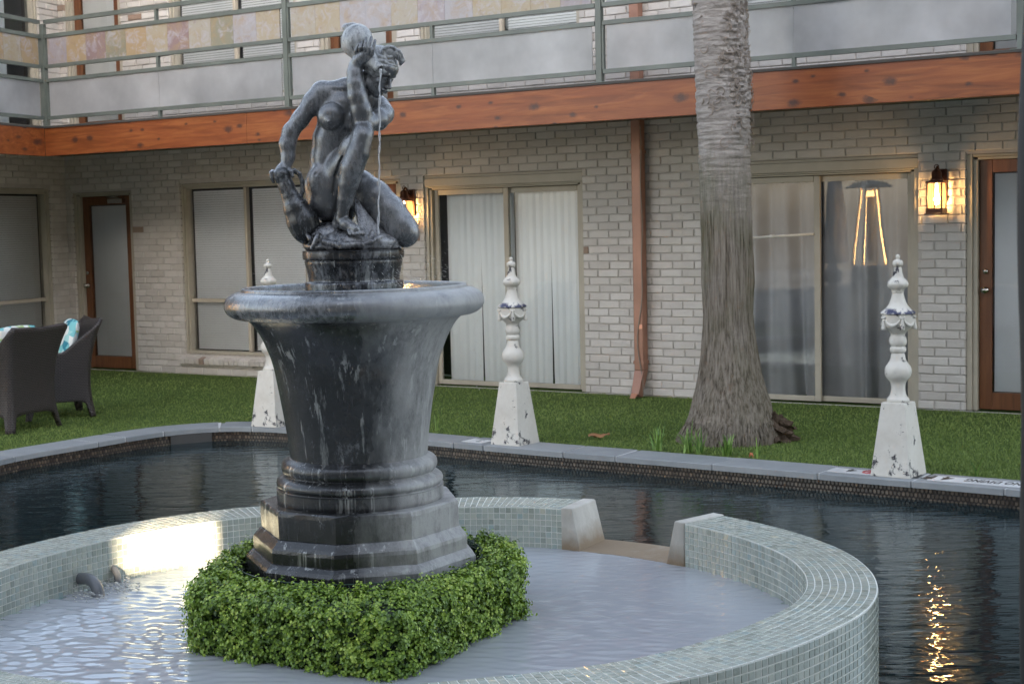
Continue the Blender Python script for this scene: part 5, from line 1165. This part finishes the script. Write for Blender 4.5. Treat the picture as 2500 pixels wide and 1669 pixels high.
# --- hair with coiled strands, head-band and top-knot
Hs = SDF(860, 1010, 70, 240, -90, 70, 1.25)
Hs.ell(hp(-8, 20, 0), (45, 40, 36), 4, RM)
Ax = hp(16, 60, 10)-hp(-8, 20, 0); Ax /= np.linalg.norm(Ax); B1 = Fv-Ax*(Fv@Ax); B1 /= np.linalg.norm(B1); B2 = np.cross(Ax, B1)
if B2[2] > 0: B2 = -B2
for k in range(8):             # wavy locks wound round the crown, each lower than the last
    th0 = .42+.20*k; pts = []; rr_ = []
    for ph in np.linspace(0, 2*PI, 40):
        th_ = th0+.05*math.sin(3*ph+k*1.1)+.035*math.sin(7*ph+k*2.3)-.16*math.cos(ph); dr = Ax*math.cos(th_)+(B1*math.cos(ph)+B2*math.sin(ph))*math.sin(th_)
        q = [dr@Fv/46, dr@Uv/41, dr@Rv/37]; L_ = 1/math.sqrt(sum(t*t for t in q)); pts.append(hp(-8, 20, 0)+dr*(L_+1.5)); rr_.append(6.0+1.3*math.sin(5*ph+k))
    Hs.chain(pts, rr_, .4)
Hs.ell(hp(44, -26, 0), (37, 38, 50), 5, RM, sub=True); Hs.ell(hp(8, -42, 0), (46, 34, 60), 6, RM, sub=True)
kc = hp(14, 62, 10)
Hs.ell(kc, (19, 17, 17), 3)
for k in range(5):
    a = k*1.25; pts = [kc+v3(16*math.cos(a+t*2.4)*(1-.25*t), 13*math.sin(a+t*2.4)*(1-.25*t), -13+8*t) for t in np.linspace(0, 1, 8)]; Hs.chain(pts, [4, 5, 5.4, 5.4, 5, 4.6, 4, 3.4], 1)
Hs.chain([kc+v3(8, 2, -6), kc+v3(22, 8, -4), kc+v3(30, 20, -2), kc+v3(27, 30, 0)], [9, 9.5, 8, 4], 3); Hs.chain([kc+v3(6, -8, -10), kc+v3(24, -2, -10), kc+v3(34, 14, -8)], [4, 4.5, 3], 1)
Hs.mesh('hair', M['hair_metal'], statue, SO)
# --- jug on the shoulder
J1 = SDF(815, 950, 45, 190, -110, 40, 1.5)
J1.ell((872, 99, -28), (38.5, 41, 38), 4); J1.chain([(873, 108, -28), (887, 128, -38), (903, 145, -54), (915, 156, -68)], [36, 28, 17, 13], 10); J1.cone((915, 156, -68), (924, 165, -76), 12, 12.5, 3); J1.cone((919, 160, -72), (931, 171, -83), 7, 9, 1, sub=True)
J1.ell((849, 68, -20), (15, 11, 13), 4); J1.ell((860, 60, -22), (10, 5, 9), 3)
J1.mesh('upper_jug', M['hair_metal'], statue, SO)
# --- lower jug with its looped handle
J2 = SDF(655, 800, 395, 600, -110, 60, 1.6)
J2.chain([(690, 434, -30), (699, 455, -30), (709, 480, -30), (722, 508, -30), (738, 538, -28), (747, 560, -26), (756, 578, -22)], [18.5, 18.5, 20, 30, 38, 35, 22], 8)
J2.cone((688, 428, -30), (690, 433, -30), 22, 20, 2)
J2.chain([(703, 424, -30), (718, 417, -32), (731, 425, -32), (738, 444, -32), (739, 466, -32), (733, 486, -31), (726, 494, -30)], [5.5]*7, 3)
J2.cone((704, 500, -52), (742, 492, -52), 2.5, 2.5, 3)
J2.mesh('lower_jug', M['jug_metal'], statue, SO)
# --- cloth and rocky ground under the figure
Cl = SDF(700, 1010, 440, 640, -150, 130, 1.6)
Cl.ell((858, 602, 4), (118, 26, 112), 8); Cl.ell((800, 575, 10), (74, 34, 78), 12); Cl.ell((905, 590, -10), (76, 26, 84), 12); Cl.ell((842, 588, -62), (58, 24, 40), 10)
rg = np.random.default_rng(14)
for k in range(9):              # folds hanging between the legs and fanning to the right
    t = k/8; a = (868+6*t, 482+8*t, -28-6*t); e = (905+72*t, 606-6*t+4*math.sin(k), -88+46*t); mid = ((a[0]+e[0])/2-16+6*t, (a[1]+e[1])/2+12, (a[2]+e[2])/2-6); P_ = bez(a, mid, e, 9); Cl.chain([tuple(p) for p in P_], [3, 3.4, 4, 4.4, 4.8, 5.2, 5.2, 4.8, 4.2], .8)
for k in range(9):
    x = 748+k*19; z_ = -72-14*math.sin(k*1.9); P_ = bez((x+8*math.sin(k), 566+5*math.cos(k*2.1), z_+20), (x+10, 580, z_-18), (x+rg.uniform(-26, 26), 606, z_-26+abs(k-4)*9), 7); Cl.chain([tuple(p) for p in P_], [3.5, 4.6, 5.4, 5.8, 5.4, 4.4, 3.5], .8)
Cl.chain([(880, 600, -96), (905, 590, -98), (930, 578, -84)], [6, 7, 5], 3); Cl.chain([(790, 590, -88), (830, 600, -104), (880, 596, -104)], [7, 9, 7], 5)
Cl.mesh('draped_cloth', M['cloth_metal'], statue, SO)
# --- the falling thread of water and the fine spray
ws = MB(); rg = np.random.default_rng(6); yy = np.linspace(168, 573, 90)
for off, r0 in ((0, 1.0), (1.7, .6)):
    P_ = np.array([at_y(928-(y-168)*.010+1.4*math.sin(y*.11+off)+off*math.sin(y*.045), y, 5.6-84*PXM) for y in yy]); R_ = [(.0040 if y < 185 else .0021+.0007*math.sin(y*.21+off)+.0009*rg.random())*r0 for y in yy]; ws.tube(P_, R_, 8)
o = ws.build('water_stream', M['falling_water'], smooth=True); tag(o, 'thin stream of water falling from the jug past the figure', 'water')
sp = MB()
for _ in range(520):
    a = rg.uniform(-.5, 3.6); r_ = .19+abs(rg.normal(0, .11)); z = 1.385+abs(rg.normal(0, .06)) if r_ < .40 else 1.39+abs(rg.normal(0, .05)); side = rg.random() < .7
    if side: a = rg.normal(-.35, .5)
    p = np.array([CX+r_*math.cos(a), CY+r_*math.sin(a), z]); L = rg.uniform(.002, .010); d = np.array([math.cos(a)*.8, math.sin(a)*.5, rg.uniform(-.8, .5)]); d /= np.linalg.norm(d); w_ = rg.uniform(.0003, .0007)
    sp.add([p-d*L, p+np.array([w_, 0, w_]), p+d*L, p-np.array([w_, 0, w_])], [(0, 1, 2, 3)])
o = sp.build('water_spray', M['white_plastic']); tag(o, 'fine flying droplets above the urn rim', 'spray', kind='stuff')
sp = MB()
for _ in range(26):
    x = rg.normal(1168, 10); y = rg.uniform(770, 960); p = at_y(x, y, 5.55+rg.normal(0, .05)); L = rg.uniform(.002, .008); sp.tube([p, p-np.array([0, 0, L])], .0009, 5)
o = sp.build('dripping_drops', M['white_plastic']); tag(o, 'drops dripping from the right of the urn rim', 'water drops', kind='stuff')

# ================================================================ OUTSIDE THE VIEW: unseen wall added to shade the courtyard, holes cut to place sunbeams
def holewall(name, x0, x1, z0, z1, y, holes, th=.25):
    mb = MB(); xs = sorted({x0, x1, *[h for q in holes for h in q[:2]]}); zs_ = sorted({z0, z1, *[h for q in holes for h in q[2:]]})
    for i in range(len(xs)-1):
        for k in range(len(zs_)-1):
            xm, zm = (xs[i]+xs[i+1])/2, (zs_[k]+zs_[k+1])/2
            if any(a < xm < b and c < zm < d for a, b, c, d in holes): continue
            mb.box(xs[i], xs[i+1], y, y+th, zs_[k], zs_[k+1])
    o = mb.build(name, M['blocker_wall']); tag(o, kind='structure'); return o
def toward_sun(P, yw): t = (yw-P[1])/sd.y; return P[0]+sd.x*t, P[2]+sd.z*t
YW = -3.2; holes = []
pa = at_z(292, 1309, ZT); pb = at_z(500, 1272, ZT)
xa, _ = toward_sun((-1.63, 6.10, .2), YW); xb, _ = toward_sun((-1.29, 6.5, .2), YW); z_lo = toward_sun((-1.5, 6.3, .155), YW)[1]; z_hi = toward_sun((-1.5, 6.3, .375), YW)[1]
holes.append((min(xa, xb), max(xa, xb), z_lo, z_hi))
xa, _ = toward_sun((.97, 6.0, .35), YW); xb, _ = toward_sun((1.16, 6.0, .35), YW); z_lo = toward_sun((1, 5.80, .35), YW)[1]; z_hi = toward_sun((1, 5.98, .35), YW)[1]
holes.append((min(xa, xb), max(xa, xb), z_lo, z_hi))
holewall('sun_blocker', -16, 16, 0, 10.5, YW, holes)

# patio heater and closed parasol on the far deck: the camera sees them mirrored in the right-hand sliding door
nH = np.array([math.sin(TH), -math.cos(TH), 0]); p0_ = np.array(P0)-nH*.14
def mirrored(px_, X_):
    Vs = np.linspace(14, 30, 600); P_ = at_y(px_, 600, Vs) if False else np.array([at_y(px_, 600, v_) for v_ in Vs]); R_ = P_-2*((P_-p0_)@nH)[:, None]*nH; return R_[np.argmin(abs(R_[:, 0]-X_))]
M2 = Mat('heater_steel', (.80, .70, .52), .5, .0); M['heater_steel'] = M2.m
M2 = Mat('flame_and_edge_glow', (1, .6, .2), .5); M2.b.inputs['Emission Color'].default_value = (1, .55, .18, 1); M2.b.inputs['Emission Strength'].default_value = 7; M['flame_and_edge_glow'] = M2.m  # emission for the burner, also makes the frame edges glow
flat('parasol_cloth', (.62, .62, .58), .8)
hpz = mirrored(2123, -3.85); heat = empty('patio_heater', (hpz[0], hpz[1], -.03), .25); tag(heat, 'pyramid patio heater with edges made to glow, mirrored in the right-hand sliding door', 'patio heater')
b = MB(); b.add([(-.26, -.26, 0), (.26, -.26, 0), (.26, .26, 0), (-.26, .26, 0), (-.19, -.19, .95), (.19, -.19, .95), (.19, .19, .95), (-.19, .19, .95)], [(0, 1, 5, 4), (1, 2, 6, 5), (2, 3, 7, 6), (3, 0, 4, 7), (4, 5, 6, 7)]); b.build('cabinet', M['heater_steel'], heat, bevel=.01)
b = MB()
for sx in (-1, 1):
    for sy in (-1, 1): b.tube([(sx*.19, sy*.19, .95), (sx*.085, sy*.085, 2.0)], .016, 6)
b.build('frame', M['heater_steel'], heat)
for sx, sy, w_ in ((1, -1, .014), (1, 1, .014), (-1, 1, .005)): b = MB(); b.tube([(sx*.165, sy*.165, .96), (sx*.072, sy*.072, 1.98)], w_, 6); b.build('glowing_edge', M['flame_and_edge_glow'], heat)  # sunlit frame edges put in as glowing strips, no lamps there
b = MB(); b.tube([(0, 0, 1.90), (0, 0, 1.97)], .06, 12); b.build('burner', M['flame_and_edge_glow'], heat)
b = MB(); b.tube([(0, 0, 1.0), (0, 0, 1.9)], [.045, .035], 12); b.build('tube', M['pvc'], heat)
b = MB(); b.tube([(.235, 0, .66), (.26, 0, .655)], .05, 20); b.build('knob_opening', M['frame_dark'], heat); b = MB(); b.tube([(0, .235, .66), (0, .26, .655)], .05, 20); b.build('knob_opening', M['frame_dark'], heat)
b = MB(); b.lathe([(.01, 2.12), (.2, 2.09), (.34, 2.02), (.33, 2.015), (.05, 2.05)], 32); b.build('reflector', M['heater_steel'], heat, smooth=True)
upz = mirrored(2039, -4.5); par = empty('closed_parasol', (upz[0], upz[1], -.03)); tag(par, 'furled off-white parasol, mirrored beside the heater in the right-hand door', 'parasol')
b = MB(); b.lathe([(.02, 2.35), (.07, 2.25), (.10, 2.0), (.13, 1.5), (.16, 1.0), (.12, .96)], 40, fn=lambda r, z, w: r*(1+.18*math.cos(8*w))); b.build('canopy', M['parasol_cloth'], par, smooth=True)
b = MB(); b.tube([(0, 0, 0), (0, 0, 2.42)], .022, 12); b.build('pole', M['dark_post'], par); b = MB(); b.lathe([(.25, 0), (.25, .05), (.05, .08), (.03, .2)], 28); b.build('base', M['concrete'], par)
